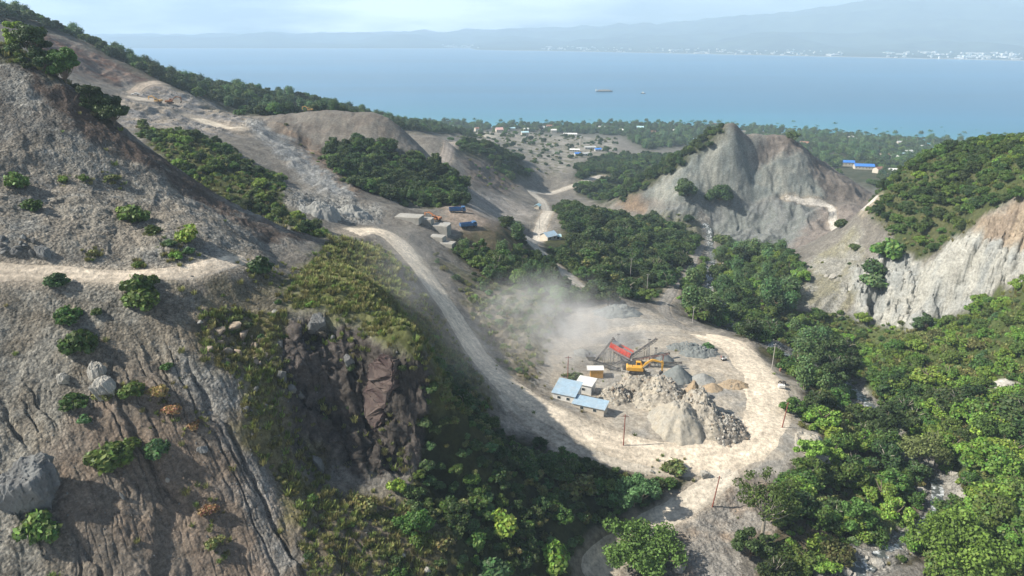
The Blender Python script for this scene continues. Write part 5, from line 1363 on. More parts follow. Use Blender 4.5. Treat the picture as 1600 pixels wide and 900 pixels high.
# ------------------------------------------------------------------ excavators
def excavator(p, rz, paint, label, s=1.0, arm=0.0):
    o = thing('excavator', label, 'excavator', p, rz); o.scale = (s,) * 3
    for y in (-1.05, 1.05):
        out = [(-1.9, .1), (-2.15, .45), (-1.9, .85), (1.9, .85), (2.15, .45), (1.9, .1)]
        t = MB().prism(out, y - .3, y + .3).build('track', P_RUBBER, o, bevel=.04)
        w = MB()
        for k in range(5): w.tube((-1.5 + k * .75, y - .33, .42), (-1.5 + k * .75, y + .33, .42), .2, n=10)
        w.build('roller', P_DARK, t)
    MB().tube((0, 0, .7), (0, 0, 1.05), .75, n=16).box((0, 0, .65), (1.6, 1.5, .35)).build('turntable', P_DARK, o)
    MB().prism([(-2.5, 1.05), (-2.75, 1.3), (-2.75, 1.95), (-2.4, 2.1), (1.2, 2.1), (1.6, 1.7), (1.6, 1.05)], -1.3, .35).box((.2, .82, 1.3), (2.6, .9, .5)).build('body', paint, o, bevel=.05)
    MB().box((-2.55, 0, 1.55), (.55, 2.55, .85)).build('counterweight', paint, o, bevel=.08)
    c = MB().prism([(-.3, 1.2), (-.3, 2.95), (1.0, 2.95), (1.45, 2.2), (1.45, 1.2)], .42, 1.32).build('cab', paint, o, bevel=.05)
    MB().box((.45, 1.335, 2.3), (1.2, .02, .9)).box((.35, .405, 2.35), (.9, .02, .8)).box((1.275, .87, 2.55), (.03, .75, .65), ry=R(-31)).build('cab_window', P_GLASS, c)
    MB().tube((-1.3, -.7, 2.1), (-1.3, -.7, 2.75), .07).build('exhaust', P_DARK, o)
    B = [(1.2, 1.75), (2.0, 3.2), (3.6, 4.35 + arm), (4.2, 4.35 + arm), (6.3, 3.75 + arm), (6.3, 3.45 + arm), (3.9, 3.85 + arm), (2.5, 2.75), (1.6, 1.55)]
    bm_ = MB().prism(B, -.42, -.02).build('boom', paint, o, bevel=.03)
    MB().bar((1.5, -.5, 1.8), (3.4, -.5, 3.6 + arm), .16, .16).bar((1.5, .06, 1.8), (3.4, .06, 3.6 + arm), .16, .16).build('ram', P_GREY, bm_)
    S = [(6.1, 4.05 + arm), (6.55, 4.0 + arm), (6.75, 3.5 + arm), (6.6, 1.15 + arm), (6.3, 1.15 + arm), (6.1, 3.3 + arm)]
    MB().prism(S, -.38, -.06).build('stick', paint, o, bevel=.03)
    K = [(6.75, 1.2 + arm), (6.3, 1.25 + arm), (5.75, .75 + arm), (5.7, .25 + arm), (6.1, .0 + arm), (6.2, .3 + arm), (6.75, .75 + arm)]
    MB().prism(K, -.72, .28).build('bucket', P_DARK, o, bevel=.03)
    return o

# ------------------------------------------------------------------ heaps of stone and gravel
def heap_material(name, rgb, rgb2, stone):
    m, nt, out = new_mat(name); L = nt.links.new
    b = N(nt, 'ShaderNodeBsdfPrincipled'); b.inputs['Roughness'].default_value = 0.95; b.inputs['Specular IOR Level'].default_value = 0.15
    g = N(nt, 'ShaderNodeNewGeometry'); n1 = N(nt, 'ShaderNodeTexNoise', i_Scale=0.35, i_Detail=7.0, i_Roughness=0.65); L(g.outputs['Position'], n1.inputs['Vector'])
    mr = N(nt, 'ShaderNodeMapRange'); mr.inputs['From Min'].default_value = .38; mr.inputs['From Max'].default_value = .62; L(n1.outputs['Fac'], mr.inputs['Value'])
    mx = N(nt, 'ShaderNodeMixRGB'); mx.inputs['Color1'].default_value = (*rgb, 1); mx.inputs['Color2'].default_value = (*rgb2, 1); L(mr.outputs['Result'], mx.inputs['Fac'])
    vo = N(nt, 'ShaderNodeTexVoronoi', i_Scale=1.6); L(g.outputs['Position'], vo.inputs['Vector'])
    sp = N(nt, 'ShaderNodeSeparateColor'); L(vo.outputs['Color'], sp.inputs['Color'])
    m2 = N(nt, 'ShaderNodeMapRange'); m2.inputs['To Min'].default_value = 1 - .4 * stone; m2.inputs['To Max'].default_value = 1 + .35 * stone; L(sp.outputs['Red'], m2.inputs['Value'])
    n2 = N(nt, 'ShaderNodeTexNoise', i_Scale=2.2, i_Detail=8.0, i_Roughness=0.75); L(g.outputs['Position'], n2.inputs['Vector'])
    m3 = N(nt, 'ShaderNodeMapRange'); m3.inputs['From Min'].default_value = .25; m3.inputs['From Max'].default_value = .75; m3.inputs['To Min'].default_value = .78; m3.inputs['To Max'].default_value = 1.22; L(n2.outputs['Fac'], m3.inputs['Value'])
    q = N(nt, 'ShaderNodeMath', operation='MULTIPLY'); L(m2.outputs['Result'], q.inputs[0]); L(m3.outputs['Result'], q.inputs[1])
    sc = N(nt, 'ShaderNodeVectorMath', operation='SCALE'); L(mx.outputs['Color'], sc.inputs[0]); L(q.outputs[0], sc.inputs['Scale']); L(sc.outputs['Vector'], b.inputs['Base Color'])
    bp = N(nt, 'ShaderNodeBump', i_Strength=.8, i_Distance=.3); L(n2.outputs['Fac'], bp.inputs['Height']); L(bp.outputs['Normal'], b.inputs['Normal'])
    L(b.outputs['BSDF'], out.inputs['Surface'])
    return m
H_ROCK = heap_material('quarried_rock', (0.36, 0.325, 0.265), (0.27, 0.25, 0.215), 1.0)
H_PALE = heap_material('pale_grit', (0.33, 0.315, 0.275), (0.38, 0.345, 0.28), 0.3)
H_GREY = heap_material('blue_grey_chippings', (0.165, 0.185, 0.185), (0.20, 0.215, 0.21), 0.15)
H_LGREY = heap_material('light_grey_grit', (0.30, 0.30, 0.28), (0.26, 0.265, 0.255), 0.2)
H_TAN = heap_material('tan_sand', (0.36, 0.275, 0.18), (0.31, 0.25, 0.18), 0.2)
H_DARK = heap_material('dark_rubble', (0.15, 0.14, 0.125), (0.24, 0.215, 0.18), 1.0)

HEAPS = []
def heap(u, v, rx, ry, h, mat, label, rz=0.0, flat=0.0, rough=0.25, seed=0, notch=None, power=1.0, name='stockpile', cat='stone heap'):
    p = on(u, v)
    nr_, na = 40, 96
    rr = np.linspace(0, 1.06, nr_)[:, None]; aa = np.linspace(0, 2 * math.pi, na, endpoint=False)[None]
    lump = 1 + (0.06 + 0.12 * min(1, rough)) * fbm(2.2 * np.cos(aa) + seed * 3.1, 2.2 * np.sin(aa) + seed, seed, 3) * smooth(rr, .25, 1.0)
    lx = rr * np.cos(aa) * rx * lump; ly = rr * np.sin(aa) * ry * lump
    c, s = math.cos(rz), math.sin(rz); X = p.x + lx * c - ly * s; Y = p.y + lx * s + ly * c
    prof = np.clip((1 - rr) / (1 - flat), 0, 1) ** power if flat < 1 else 0 * rr
    prof = prof - 0.10 * np.exp(-(rr / 0.12) ** 2) * (1 - min(1, flat * 3))
    g = ground(X.ravel(), Y.ravel()).reshape(X.shape)
    gl = np.minimum(g, np.median(g))
    body = h * prof * np.ones_like(aa) + rough * h * 0.22 * fbm(X / (rx * .42), Y / (rx * .42), seed + 9, 4, .55) * smooth(1 - rr, 0, .3) + rough * 0.5 * np.abs(fbm(X / 1.1, Y / 1.1, seed + 5, 3)) * smooth(1 - rr, 0, .15)
    if notch: body = body * (1 - notch[2] * np.exp(-(((lx - notch[0]) / notch[3]) ** 2 + ((ly - notch[1]) / notch[4]) ** 2)))
    Z = g * smooth(rr, .55, 1) + (1 - smooth(rr, .55, 1)) * np.maximum(gl, p.z - .6) + body - 0.35 * smooth(rr, .93, 1.06)
    idx_ = np.arange(nr_ * na).reshape(nr_, na); nxt = np.roll(idx_, -1, 1)
    q = np.stack([idx_[:-1], idx_[1:], nxt[1:], nxt[:-1]], -1).reshape(-1, 4)
    V = np.stack([X - p.x, Y - p.y, Z - p.z], -1).reshape(-1, 3)
    me = mesh_np(name, V, q, mats=[mat]); o = link(name, me); o.location = p; tag(o, label, cat)
    HEAPS.append((X, Y, Z, rough, mat)); return o, p

heap(996, 607, 6.4, 6.5, 4.6, H_ROCK, 'flat-topped rubble mound the yellow excavator stands on', flat=.55, rough=.6, seed=1)
heap(962, 620, 5.2, 6.0, 4.2, H_ROCK, 'left rubble mound nearest the blue-roofed sheds', rough=.8, seed=2)
heap(1032, 622, 8.8, 11.5, 6.9, H_ROCK, 'biggest heap of quarried rock in the middle of the loop', flat=.12, rough=.7, seed=3, rz=.3)
heap(1094, 650, 6.4, 11.5, 7.6, H_ROCK, 'rock heap with a tan top at the right of the biggest heap', flat=.08, rough=.7, seed=4, rz=.25)
heap(1060, 662, 8.2, 9.6, 6.0, H_PALE, 'smooth pale fan-shaped grit heap at the front of the loop', flat=.22, rough=.5, seed=5)
heap(1128, 668, 6.8, 7.6, 2.4, H_DARK, 'low dark rubble bank at the right foot of the heaps', flat=.3, rough=1.2, seed=6)
heap(1082, 622, 3.4, 4.2, 6.4, H_TAN, 'small tan sand heap perched at the top of the rock heaps', rough=.4, seed=7)
heap(1058, 591, 4.9, 4.9, 4.9, H_GREY, 'dark blue-grey gravel cone under the conveyors', rough=.12, seed=8)
heap(1034, 562, 4.0, 4.4, 3.0, H_GREY, 'dark gravel cone behind, half in the shade of the conveyors', rough=.15, seed=9)
heap(1098, 594, 3.9, 3.9, 2.4, H_LGREY, 'light grey grit cone right of the dark gravel cone', rough=.15, seed=10)
heap(1113, 607, 3.2, 3.0, 2.0, H_TAN, 'little tan sand cone right of the grey cones', rough=.15, seed=11)
heap(1146, 602, 4.6, 3.2, 1.1, H_TAN, 'low brown spread of sand and stones near the loop road', flat=.4, rough=.8, seed=12)
heap(1092, 552, 6.8, 4.2, 1.7, H_GREY, 'low grey gravel ridge with several crests beside the loop road', flat=.3, rough=1.3, seed=13)
heap(1070, 543, 6.0, 3.4, 1.4, H_GREY, 'low grey gravel bank behind the several-crested ridge', flat=.3, rough=1.1, seed=14)
heap(965, 489, 9.5, 6.0, 2.6, H_GREY, 'long grey-green gravel bank at the back edge of the pad', flat=.35, rough=.9, seed=15)
heap(912, 552, 3.6, 3.4, 1.8, H_LGREY, 'small grey cone half hidden in the dust left of the crusher', rough=.2, seed=16)
heap(1272, 698, 5.2, 6.2, 2.2, H_PALE, 'pale earth mound at the right edge of the loop road', flat=.3, rough=.7, seed=17, cat='earth mound', name='earth_mound')
heap(548, 336, 9, 7, 4.0, H_LGREY, 'grey gravel heap beside the upper road junction', flat=.2, rough=1.0, seed=18)
heap(500, 330, 8, 7, 3.6, H_LGREY, 'darker gravel heap left of the one at the upper road junction', flat=.2, rough=.8, seed=19)

def top_of_heap(u, v):
    """first point of a heap (or the ground) under photo pixel u, v"""
    s, T = px_s_T(u, v); best = at(u, v); 
    for X, Y, Z, _, _ in HEAPS:
        uu, vv_ = to_px(X, Y, Z); d = (uu - u) ** 2 + (vv_ - v) ** 2
        k = np.argsort(d.ravel())[:6]
        for i in k:
            if d.ravel()[i] < 30 and Y.ravel()[i] < best.y: best = Vector((X.ravel()[i], Y.ravel()[i], Z.ravel()[i]))
    return best

p = on(996, 607); zt = max(float(Z[np.hypot(X - p.x, Y - p.y) < 2.8].max()) for X, Y, Z, _, _ in HEAPS[:1])
excavator((p.x - .4, p.y + .6, zt - .18), R(-8), P_YEL, 'bright yellow excavator on the rubble mound beside the red crusher', 1.12)

# ------------------------------------------------------------------ crushing and screening plant
G = on(970, 572); GX, GY, GZ0 = G
def gl_(dx, dy, dz=None): return Vector((GX + dx, GY + dy, gz(GX + dx, GY + dy) if dz is None else GZ0 + dz))
o = thing('screening_plant', 'red vibrating screen box raised on a steel frame', 'screening plant', G)
A = Vector((-3.0, 2.0, 6.9)); B_ = Vector((2.9, -1.8, 4.9)); ax_ = (B_ - A).normalized(); sd_ = ax_.cross(Vector((0, 0, 1))).normalized(); up_ = sd_.cross(ax_)
m = MB()
for s in (-1.1, 1.1): m.bar(A + sd_ * s, B_ + sd_ * s, .14, 1.7)
m.bar(A + ax_ * .1 + sd_ * 0, A + ax_ * .25, 2.2, 1.7)
for k in range(7):
    q = A.lerp(B_, (k + .5) / 7)
    for s in (-1.22, 1.22): m.bar(q + sd_ * s - up_ * .8, q + sd_ * s + up_ * .8, .12, .14, ax_)
m.build('screen_box', P_RED, o)
MB().bar(A + up_ * .2, B_ + up_ * .2, 2.0, .12).bar(A - up_ * .5, B_ - up_ * .5, 2.0, .12).build('screen_deck', P_GREY, o)
MB().bar(A + up_ * .9 + ax_ * .3, A + up_ * .9 + ax_ * 2.6, 1.9, .5).build('feed_cover', P_GREY, o)
m = MB()
for q, w in ((A + ax_ * .6, .16), (A + ax_ * 3.4, .16), (B_ - ax_ * .4, .16)):
    for s in (-1.2, 1.2):
        t = q + sd_ * s - up_ * .8; f = Vector((t.x, t.y, gz(GX + t.x, GY + t.y) - GZ0 - .3)); m.tube(f, t, w * .6, n=6)
for s in (-1.2, 1.2):
    m.bar(A + sd_ * s + Vector((0, 0, -3.6)), B_ + sd_ * s + Vector((0, 0, -2.4)), .12, .12); m.bar(A + ax_ * .6 + sd_ * s - up_, B_ - ax_ * .4 + sd_ * s + Vector((0, 0, -3.8)), .1, .1)
    m.bar(A + ax_ * 3.4 + sd_ * s - up_ * .8, A + ax_ * .6 + sd_ * s + Vector((0, 0, -5.2)), .1, .1)
m.build('frame', P_GREY, o)
m = MB()
for k in range(3):
    q = A.lerp(B_, .25 + .25 * k) - up_ * 1.7; m.box(q, (1.3, 1.6, 1.3), taper=1.0); m.bar(q + Vector((0, -.9, -.3)), q + Vector((.4, -1.6, -2.0)), .7, .1, (1, 0, 0))
m.build('chute', P_CREAM, o)
MB().bar(A + sd_ * 1.75 + Vector((0, 0, -.9)), B_ + sd_ * 1.75 + Vector((0, 0, -.9)), .8, .08).build('walkway', P_GREY, o)

def conveyor(a, b, label, paint, w=1.0, legs=(0.75,), deep=.5):
    """a, b: world points of tail and head"""
    o = thing('conveyor', label, 'conveyor', (a.x, a.y, a.z)); a0 = Vector((0, 0, 0)); b0 = b - a; d = b0.normalized(); s = d.cross(Vector((0, 0, 1))).normalized(); u_ = s.cross(d)
    m = MB(); n = max(4, int(b0.length / 1.4))
    for k in (-1, 1):
        for h in (0, -deep): m.bar(s * k * w / 2 + u_ * h, b0 + s * k * w / 2 + u_ * h, .09, .09)
        for j in range(n): m.bar(a0.lerp(b0, j / n) + s * k * w / 2, a0.lerp(b0, (j + 1) / n) + s * k * w / 2 - u_ * deep, .06, .06)
    m.build('truss', paint, o)
    MB().bar(u_ * .1, b0 + u_ * .1, w * .86, .05).build('belt', P_RUBBER, o)
    MB().tube(b0 - s * w * .55, b0 + s * w * .55, .24, n=12).build('drum', P_DARK, o); MB().tube(-s * w * .55, s * w * .55, .2, n=12).build('drum', P_DARK, o)
    for t in legs:
        q = a0.lerp(b0, t); m = MB()
        gl = gz(a.x + q.x, a.y + q.y) - a.z - .3
        for k in (-1, 1): m.bar(Vector((q.x, q.y, gl)) + s * k * w * .75, q + s * k * w / 2 - u_ * deep, .12, .12)
        m.bar(Vector((q.x, q.y, gl * .5)) + s * w * .6, Vector((q.x, q.y, gl * .5)) - s * w * .6, .08, .08)
        m.build('leg', paint, o)
    return o
def gp(dx, dy, dz): return Vector((GX + dx, GY + dy, GZ0 + dz))
conveyor(gp(-8.0, 1.2, .9), gp(-2.4, 2.3, 8.6), 'steep grey feed conveyor rising to the top of the red screen', P_GREY, 1.2, (.45, .8), .6)
conveyor(gp(2.9, .8, 3.0), gp(11.6, 4.6, 7.4), 'dark conveyor rising away to the right behind the gravel cones', P_DARK, .9, (.6,), .5)
conveyor(gp(2.6, -1.6, 3.0), gp(14.6, -1.6, 5.4), 'long reddish conveyor reaching over the dark gravel cone', P_REDPOLE, .8, (.5, .85), .45)
conveyor(gp(4.6, -.4, 1.6), gp(18.4, -2.8, 2.6), 'low dark conveyor running flat to the right of the crusher', P_DARK, .7, (.5, .9), .35)
conveyor(gp(-4.6, -2.6, .7), gp(1.6, -.6, 3.2), 'pale grey return conveyor under the red screen', P_GREY, .9, (.6,), .4)
conveyor(gp(-8.6, .6, 1.6), gp(-1.6, -3.4, .8), 'low grey conveyor behind the yellow cabin', P_GREY, .9, (.2,), .4)
o = thing('jaw_crusher', 'dark jaw crusher with flywheel between the cabin and the excavator', 'crusher', gl_(1.2, -3.0))
MB().prism([(-1.1, .5), (-1.1, 2.1), (.6, 2.6), (1.2, 1.6), (1.2, .5)], -.9, .9).build('body', P_DARK, o, bevel=.05)
for y in (-1.15, 1.15): MB().tube((-.1, y - .14, 1.6), (-.1, y + .14, 1.6), .95, n=20).build('flywheel', P_DARK, o)
MB().box((0, 0, .1), (3.2, 2.8, .9)).build('base', P_CONC, o)
m = MB().add([(-1.9, -1.6, 4.1), (1.5, -1.6, 4.1), (1.5, 1.6, 4.1), (-1.9, 1.6, 4.1), (-.7, -.7, 2.5), (.6, -.7, 2.7), (.6, .7, 2.7), (-.7, .7, 2.5)], [(0, 1, 5, 4), (1, 2, 6, 5), (2, 3, 7, 6), (3, 0, 4, 7)]); m.build('hopper', P_GREY, o)
o = thing('feed_hopper', 'grey feed hopper on legs at the left end of the plant', 'hopper', gl_(-9.6, 1.0))
MB().add([(-1.6, -1.3, 3.2), (1.6, -1.3, 3.2), (1.6, 1.3, 3.2), (-1.6, 1.3, 3.2), (-.6, -.5, 1.4), (.6, -.5, 1.4), (.6, .5, 1.4), (-.6, .5, 1.4)], [(0, 1, 5, 4), (1, 2, 6, 5), (2, 3, 7, 6), (3, 0, 4, 7), (4, 5, 6, 7)]).build('bin', P_GREY, o)
for x in (-1.4, 1.4):
    for y in (-1.1, 1.1): MB().bar((x, y, -.3), (x, y, 3.1), .14, .14).build('leg', P_GREY, o)
MB().tube((-.4, 0, 3.2), (-.4, 0, 4.0), .3, n=10).build('motor', P_DARK, o)

# lattice masts beside the conveyors, poles round the pad
def mast(u, v, h, label):
    p = on(u, v); o = thing('lattice_mast', label, 'mast', p); m = MB()
    for x, y in ((-.3, -.3), (.3, -.3), (.3, .3), (-.3, .3)): m.bar((x, y, -.3), (x * .5, y * .5, h), .07, .07)
    k = 0
    while k < h - 1:
        m.bar((-.3, -.3, k), (.3, -.3, k + 1), .05, .05); m.bar((.3, .3, k), (-.3, .3, k + 1), .05, .05); m.bar((-.3, .3, k), (-.3, -.3, k + 1), .05, .05); m.bar((.3, -.3, k + 1), (.3, .3, k), .05, .05); k += 1
    m.build('frame', P_GREY, o); MB().box((0, 0, h + .1), (1.0, .5, .16)).build('head_plate', P_DARK, o)
mast(1013, 556, 5.8, 'thin grey lattice mast behind the dark conveyor'); mast(1023, 572, 6.2, 'thin lattice mast beside the dark gravel cone'); mast(965, 552, 6.8, 'lattice mast rising behind the top of the red screen')

def pole(u, v, h, mat, label, arm=1.0, lean=0.0, rz=0.0):
    p = on(u, v); o = thing('utility_pole', label, 'pole', p, rz); o.rotation_euler = (0, lean, rz)
    MB().tube((0, 0, -.5), (0, 0, h), .17, .11, 10).build('shaft', mat, o)
    c = MB().box((0, 0, h - .5), (arm * 2, .12, .14)).build('crossarm', mat, o)
    m = MB()
    for x in (-.85, 0, .85): m.tube((x * arm, 0, h - .45), (x * arm, 0, h - .18), .06, n=8)
    m.build('insulator', P_WHITE, c); return o
pole(887, 591, 7.4, P_REDPOLE, 'red-brown pole left of the yellow cabin'); pole(974, 696, 9.0, P_REDPOLE, 'red-brown pole between the haul road and the lower track')
pole(1206, 577, 9.0, P_WOODPOLE, 'pale grey pole at the upper right edge of the loop road', .5); pole(1222, 668, 7.6, P_REDPOLE, 'red pole at the right edge of the loop road', .6, lean=R(5))
pole(1113, 792, 8.5, P_REDPOLE, 'red pole behind the open-branched tree in the foreground', .6, lean=R(6))
pole(985, 432, 9.5, P_WOODPOLE, 'pale pole at the edge of the valley wood above the track', .8); pole(1011, 452, 7.5, P_WOODPOLE, 'pale pole beside the track behind the pad', .6); pole(1082, 505, 7, P_WOODPOLE, 'short pale pole where the loop road meets the track', .5)
pole(828, 364, 9, P_WOODPOLE, 'pale pole left of the valley road above the blue-roofed house', .8); pole(843, 358, 9, P_WOODPOLE, 'pale pole right beside the valley road', .6)

# small things at the edge of the loop road
p = on(1221, 606); o = thing('water_tank', 'white tank lying at the right edge of the loop road', 'tank', p, R(-8))
MB().box((0, 0, .62), (1.9, 1.2, 1.0)).build('body', P_WHITE, o, bevel=.12); MB().box((0, 0, .06), (2.0, 1.3, .14)).build('skid', P_DARK, o); MB().tube((.4, 0, 1.1), (.4, 0, 1.25), .2, n=12).build('lid', P_GREY, o)
def tyre(p, r, rx, label, group):
    b = MB(); n = 20; k = 8; v_ = []; f = []
    for i in range(n):
        for j in range(k):
            a = 2 * math.pi * i / n; t = 2 * math.pi * j / k; q = r * (.72 + .28 * math.cos(t)); v_.append((q * math.cos(a), q * math.sin(a), r * .3 * math.sin(t)))
            f.append((i * k + j, ((i + 1) % n) * k + j, ((i + 1) % n) * k + (j + 1) % k, i * k + (j + 1) % k))
    b.add(v_, f); o = b.build('tyre', P_RUBBER, None, p, (rx, 0, .3)); return tag(o, label, 'tyre', group)
p = on(1222, 601); tyre(p + Vector((-.6, .3, .55)), .62, R(75), 'upright black tyre behind the white tank', None); tyre(p + Vector((.7, .4, .2)), .62, 0, 'black tyre lying flat behind the white tank', None); tyre(p + Vector((.75, .45, .58)), .6, R(6), 'black tyre lying on top of another behind the white tank', None)
p = on(1131, 563); o = thing('water_pump', 'small white wheeled pump at the edge of the gravel by the loop road', 'pump', p, R(20))
MB().box((0, 0, .7), (1.5, .8, .55)).build('body', P_WHITE, o, bevel=.05); MB().box((-.2, .1, 1.2), (.6, .5, .5)).build('engine', P_DARK, o, bevel=.04); MB().tube((-.8, .2, .9), (-1.1, .3, 1.7), .09).build('pipe', P_RED, o)
for x in (-.5, .5): MB().tube((x, -.5, .35), (x, .5, .35), .35, n=14).build('wheel', P_RUBBER, o)
p = on(1219, 580); o = thing('oil_drum', 'rusty drum beside the grey pole at the loop road', 'drum', p)
MB().tube((0, 0, 0), (0, 0, 1.0), .38, n=18).build('body', P_RUST, o); MB().tube((0, 0, .32), (0, 0, .38), .4, n=18).tube((0, 0, .64), (0, 0, .70), .4, n=18).build('hoop', P_RUST, o)

# ------------------------------------------------------------------ truck yard
def tipper(p, rz, label):
    o = thing('tipper_truck', label, 'truck', p, rz)
    MB().box((-.4, 0, .85), (7.4, .9, .3)).box((3.4, 0, .65), (.2, 2.3, .35)).build('chassis', P_DARK, o)
    c = MB().prism([(1.9, .9), (1.9, 2.9), (3.15, 2.9), (3.5, 1.95), (3.6, .9)], -1.15, 1.15).build('cab', P_TRUCK, o, bevel=.06)
    MB().box((3.36, 0, 2.4), (.04, 1.9, .75), ry=R(-20)).box((2.7, -1.165, 2.3), (.8, .03, .6)).box((2.7, 1.165, 2.3), (.8, .03, .6)).build('windscreen', P_GLASS, c)
    b = MB().add([(-4.2, -1.2, 1.15), (1.6, -1.2, 1.15), (1.6, 1.2, 1.15), (-4.2, 1.2, 1.15), (-4.3, -1.25, 2.5), (1.7, -1.25, 2.5), (1.7, 1.25, 2.5), (-4.3, 1.25, 2.5),
                  (-4.2, -1.12, 2.5), (1.58, -1.12, 2.5), (1.58, 1.12, 2.5), (-4.2, 1.12, 2.5), (-4.1, -1.1, 1.45), (1.5, -1.1, 1.45), (1.5, 1.1, 1.45), (-4.1, 1.1, 1.45)],
                 [(3, 2, 1, 0), (0, 1, 5, 4), (1, 2, 6, 5), (2, 3, 7, 6), (3, 0, 4, 7), (4, 5, 9, 8), (5, 6, 10, 9), (6, 7, 11, 10), (7, 4, 8, 11), (8, 9, 13, 12), (9, 10, 14, 13), (10, 11, 15, 14), (11, 8, 12, 15), (12, 13, 14, 15)])
    for x in (-3.4, -2.4, -1.4, -.4, .6):
        for y in (-1.25, 1.25): b.box((x, y, 1.8), (.12, .1, 1.2))
    b.build('tipper_body', P_TRUCK, o); MB().box((1.85, 0, 2.75), (.35, 2.3, .5)).build('headboard', P_TRUCK, o)
    for x in (2.7, -1.9, -3.2):
        for y in (-1.0, 1.0):
            w = MB().tube((x, y - .2, .5), (x, y + .2, .5), .5, n=16).build('wheel', P_RUBBER, o); MB().tube((x, y - .22, .5), (x, y + .22, .5), .24, n=12).build('rim', P_GREY, w)
    return o
tipper(on(716, 332), R(8), 'blue tipper truck at the back of the yard against the dark wood'); tipper(on(733, 356), R(22), 'blue tipper truck at the front of the yard above the trees')
excavator(on(681, 345), R(150), P_ORANGE, 'rusty orange excavator beside the concrete walls of the yard', .95, -.5)
excavator(on(484, 174, 380), R(170), P_OCHRE, 'ochre excavator on top of the spoil heap', .75); 
o = excavator(on(247, 161, 360), R(165), P_OCHRE, 'ochre excavator at left on the quarry bench, arm to the left', 1.0); o = excavator(on(266, 162, 360), R(20), P_ORANGE, 'rusty excavator at right on the quarry bench, arm to the right', 1.0)
p = on(212, 149, 360); o = thing('pickup_truck', 'white pickup parked at the foot of the quarry ramp', 'pickup', p, R(8))
MB().box((0, 0, .75), (4.8, 1.8, .6)).box((.3, 0, 1.35), (2.0, 1.6, .7), taper=.85).build('body', P_WHITE, o, bevel=.08); MB().box((.3, -.79, 1.38), (1.5, .05, .4)).box((.3, .79, 1.38), (1.5, .05, .4)).build('window', P_GLASS, o)
for x in (-1.5, 1.5): MB().tube((x, -.95, .38), (x, .95, .38), .38, n=14).build('wheel', P_RUBBER, o)
def block(u, v, w, d, h, rz, label):
    p = on(u, v); o = thing('concrete_ruin', label, 'concrete block', p, rz)
    MB().box((0, 0, h / 2 - .8), (w, d, h + 1.6)).build('wall', P_CONC, o, bevel=.06); MB().box((0, .1, h + .14), (w * 1.02, d * 1.02, .22), rx=R(1)).build('slab', P_CONC, o, bevel=.03)
block(640, 342, 11, 6.5, 1.2, R(-14), 'large flat concrete loading platform left of the yard'); block(690, 362, 7, 5, 3.0, R(-16), 'tall grey concrete block in front of the rusty excavator'); block(664, 350, 7, 4, 2.4, R(-12), 'concrete slab between the platform and the tall block')
block(684, 375, 6, 4, 1.6, R(-18), 'low concrete block below the tall one'); block(700, 386, 5.5, 4, 1.8, R(-20), 'lowest concrete block beside the haul road shrubs')
p = on(697, 358); shed('yard_hut', 'tiny grey hut with tin roof between the trucks and concrete blocks', 'hut', p, R(-15), 2.4, 2.2, 2.2, .4, P_TIN, P_TIN, True, 0)

# ------------------------------------------------------------------ houses in the valley and along the coast
gable_house('valley_house', 'pale blue-roofed house beside the valley road', on(857, 374), R(40), 7.5, 6.5, 2.8, 1.8, P_CREAM, P_BLUE); gable_house('valley_hut', 'tiny pale-roofed hut right of the blue-roofed valley house', on(871, 374), R(10), 3.2, 2.8, 2.2, .9, P_CREAM, P_TURQ)
gable_house('roadside_hut', 'small turquoise-roofed hut on the bend of the valley road', on(840, 326), R(70), 5, 3.5, 2.5, 1.1, P_CREAM, P_TURQ)
p = on(1349, 264, 600); gable_house('warehouse', 'long bright blue-roofed warehouse beyond the grey hill', p, R(-12), 24, 11, 4.5, 2.4, P_CREAM, P_TBLUE, 'warehouse')
p = on(1336, 262, 600); gable_house('warehouse', 'smaller deep blue-roofed warehouse left behind the long one', p + Vector((-4, 16, 0)), R(-12), 17, 9, 5.0, 2.2, P_CREAM, P_TBLUE, 'warehouse')
p = on(891, 213, 900); gable_house('warehouse', 'long white warehouse at the far edge of the sandy flat', p, R(-3), 24, 9, 4.5, 1.6, P_WHITE, P_WHITE, 'warehouse')
p = on(907, 228, 800); o = thing('batching_tower', 'tall pale narrow tower on the sandy flat', 'tower', p)
MB().box((0, 0, 6.5), (2.4, 2.4, 14)).build('shaft', P_CREAM, o, bevel=.1); MB().box((0, 0, 13.8), (3.2, 3.2, 1.2)).build('head', P_TIN, o)
for i, (u, v, w, d, m1, lab) in enumerate([(898, 237, 14, 7, P_WHITE, 'white-roofed shed left of the pale tower'), (922, 233, 16, 6, P_TIN, 'long tin-roofed shed right of the pale tower'), (934, 236, 9, 8, P_TBLUE, 'blue and white covered shed at the edge of the trees'), (902, 243, 8, 6, P_TBLUE, 'small blue shed below the pale tower'), (915, 243, 12, 6, P_TIN, 'grey shed in the middle of the sandy flat')]):
    gable_house('work_shed', lab, on(u, v, 700), R(-8 + 7 * i), w, d, 3.2, 1.2, P_TIN, m1, 'shed')
gable_house('red_roofed_house', 'large white house with red roof and white gable by the sea', on(1113, 199, 900), R(10), 17, 11, 6, 3.4, P_WHITE, P_RUST); gable_house('pink_roofed_house', 'pink-roofed house among the coastal trees', on(780, 207, 900), R(15), 12, 10, 5.5, 3, P_CREAM, P_PINK)
COASTH = [(716, 196), (705, 201), (745, 205), (762, 192), (800, 204), (822, 206), (846, 203), (858, 201), (865, 208), (820, 212), (868, 198), (838, 197), (1018, 210), (1055, 207), (1000, 203), (972, 208), (940, 203), (1150, 206), (1100, 226), (1085, 223), (1328, 219), (1342, 222), (1380, 246), (1398, 249), (1410, 247), (1418, 243), (1448, 250), (1455, 243), (1442, 248), (1498, 232), (1472, 230), (1405, 226), (1372, 270), (1395, 272), (1460, 236), (1435, 232), (1268, 227), (1256, 228)]
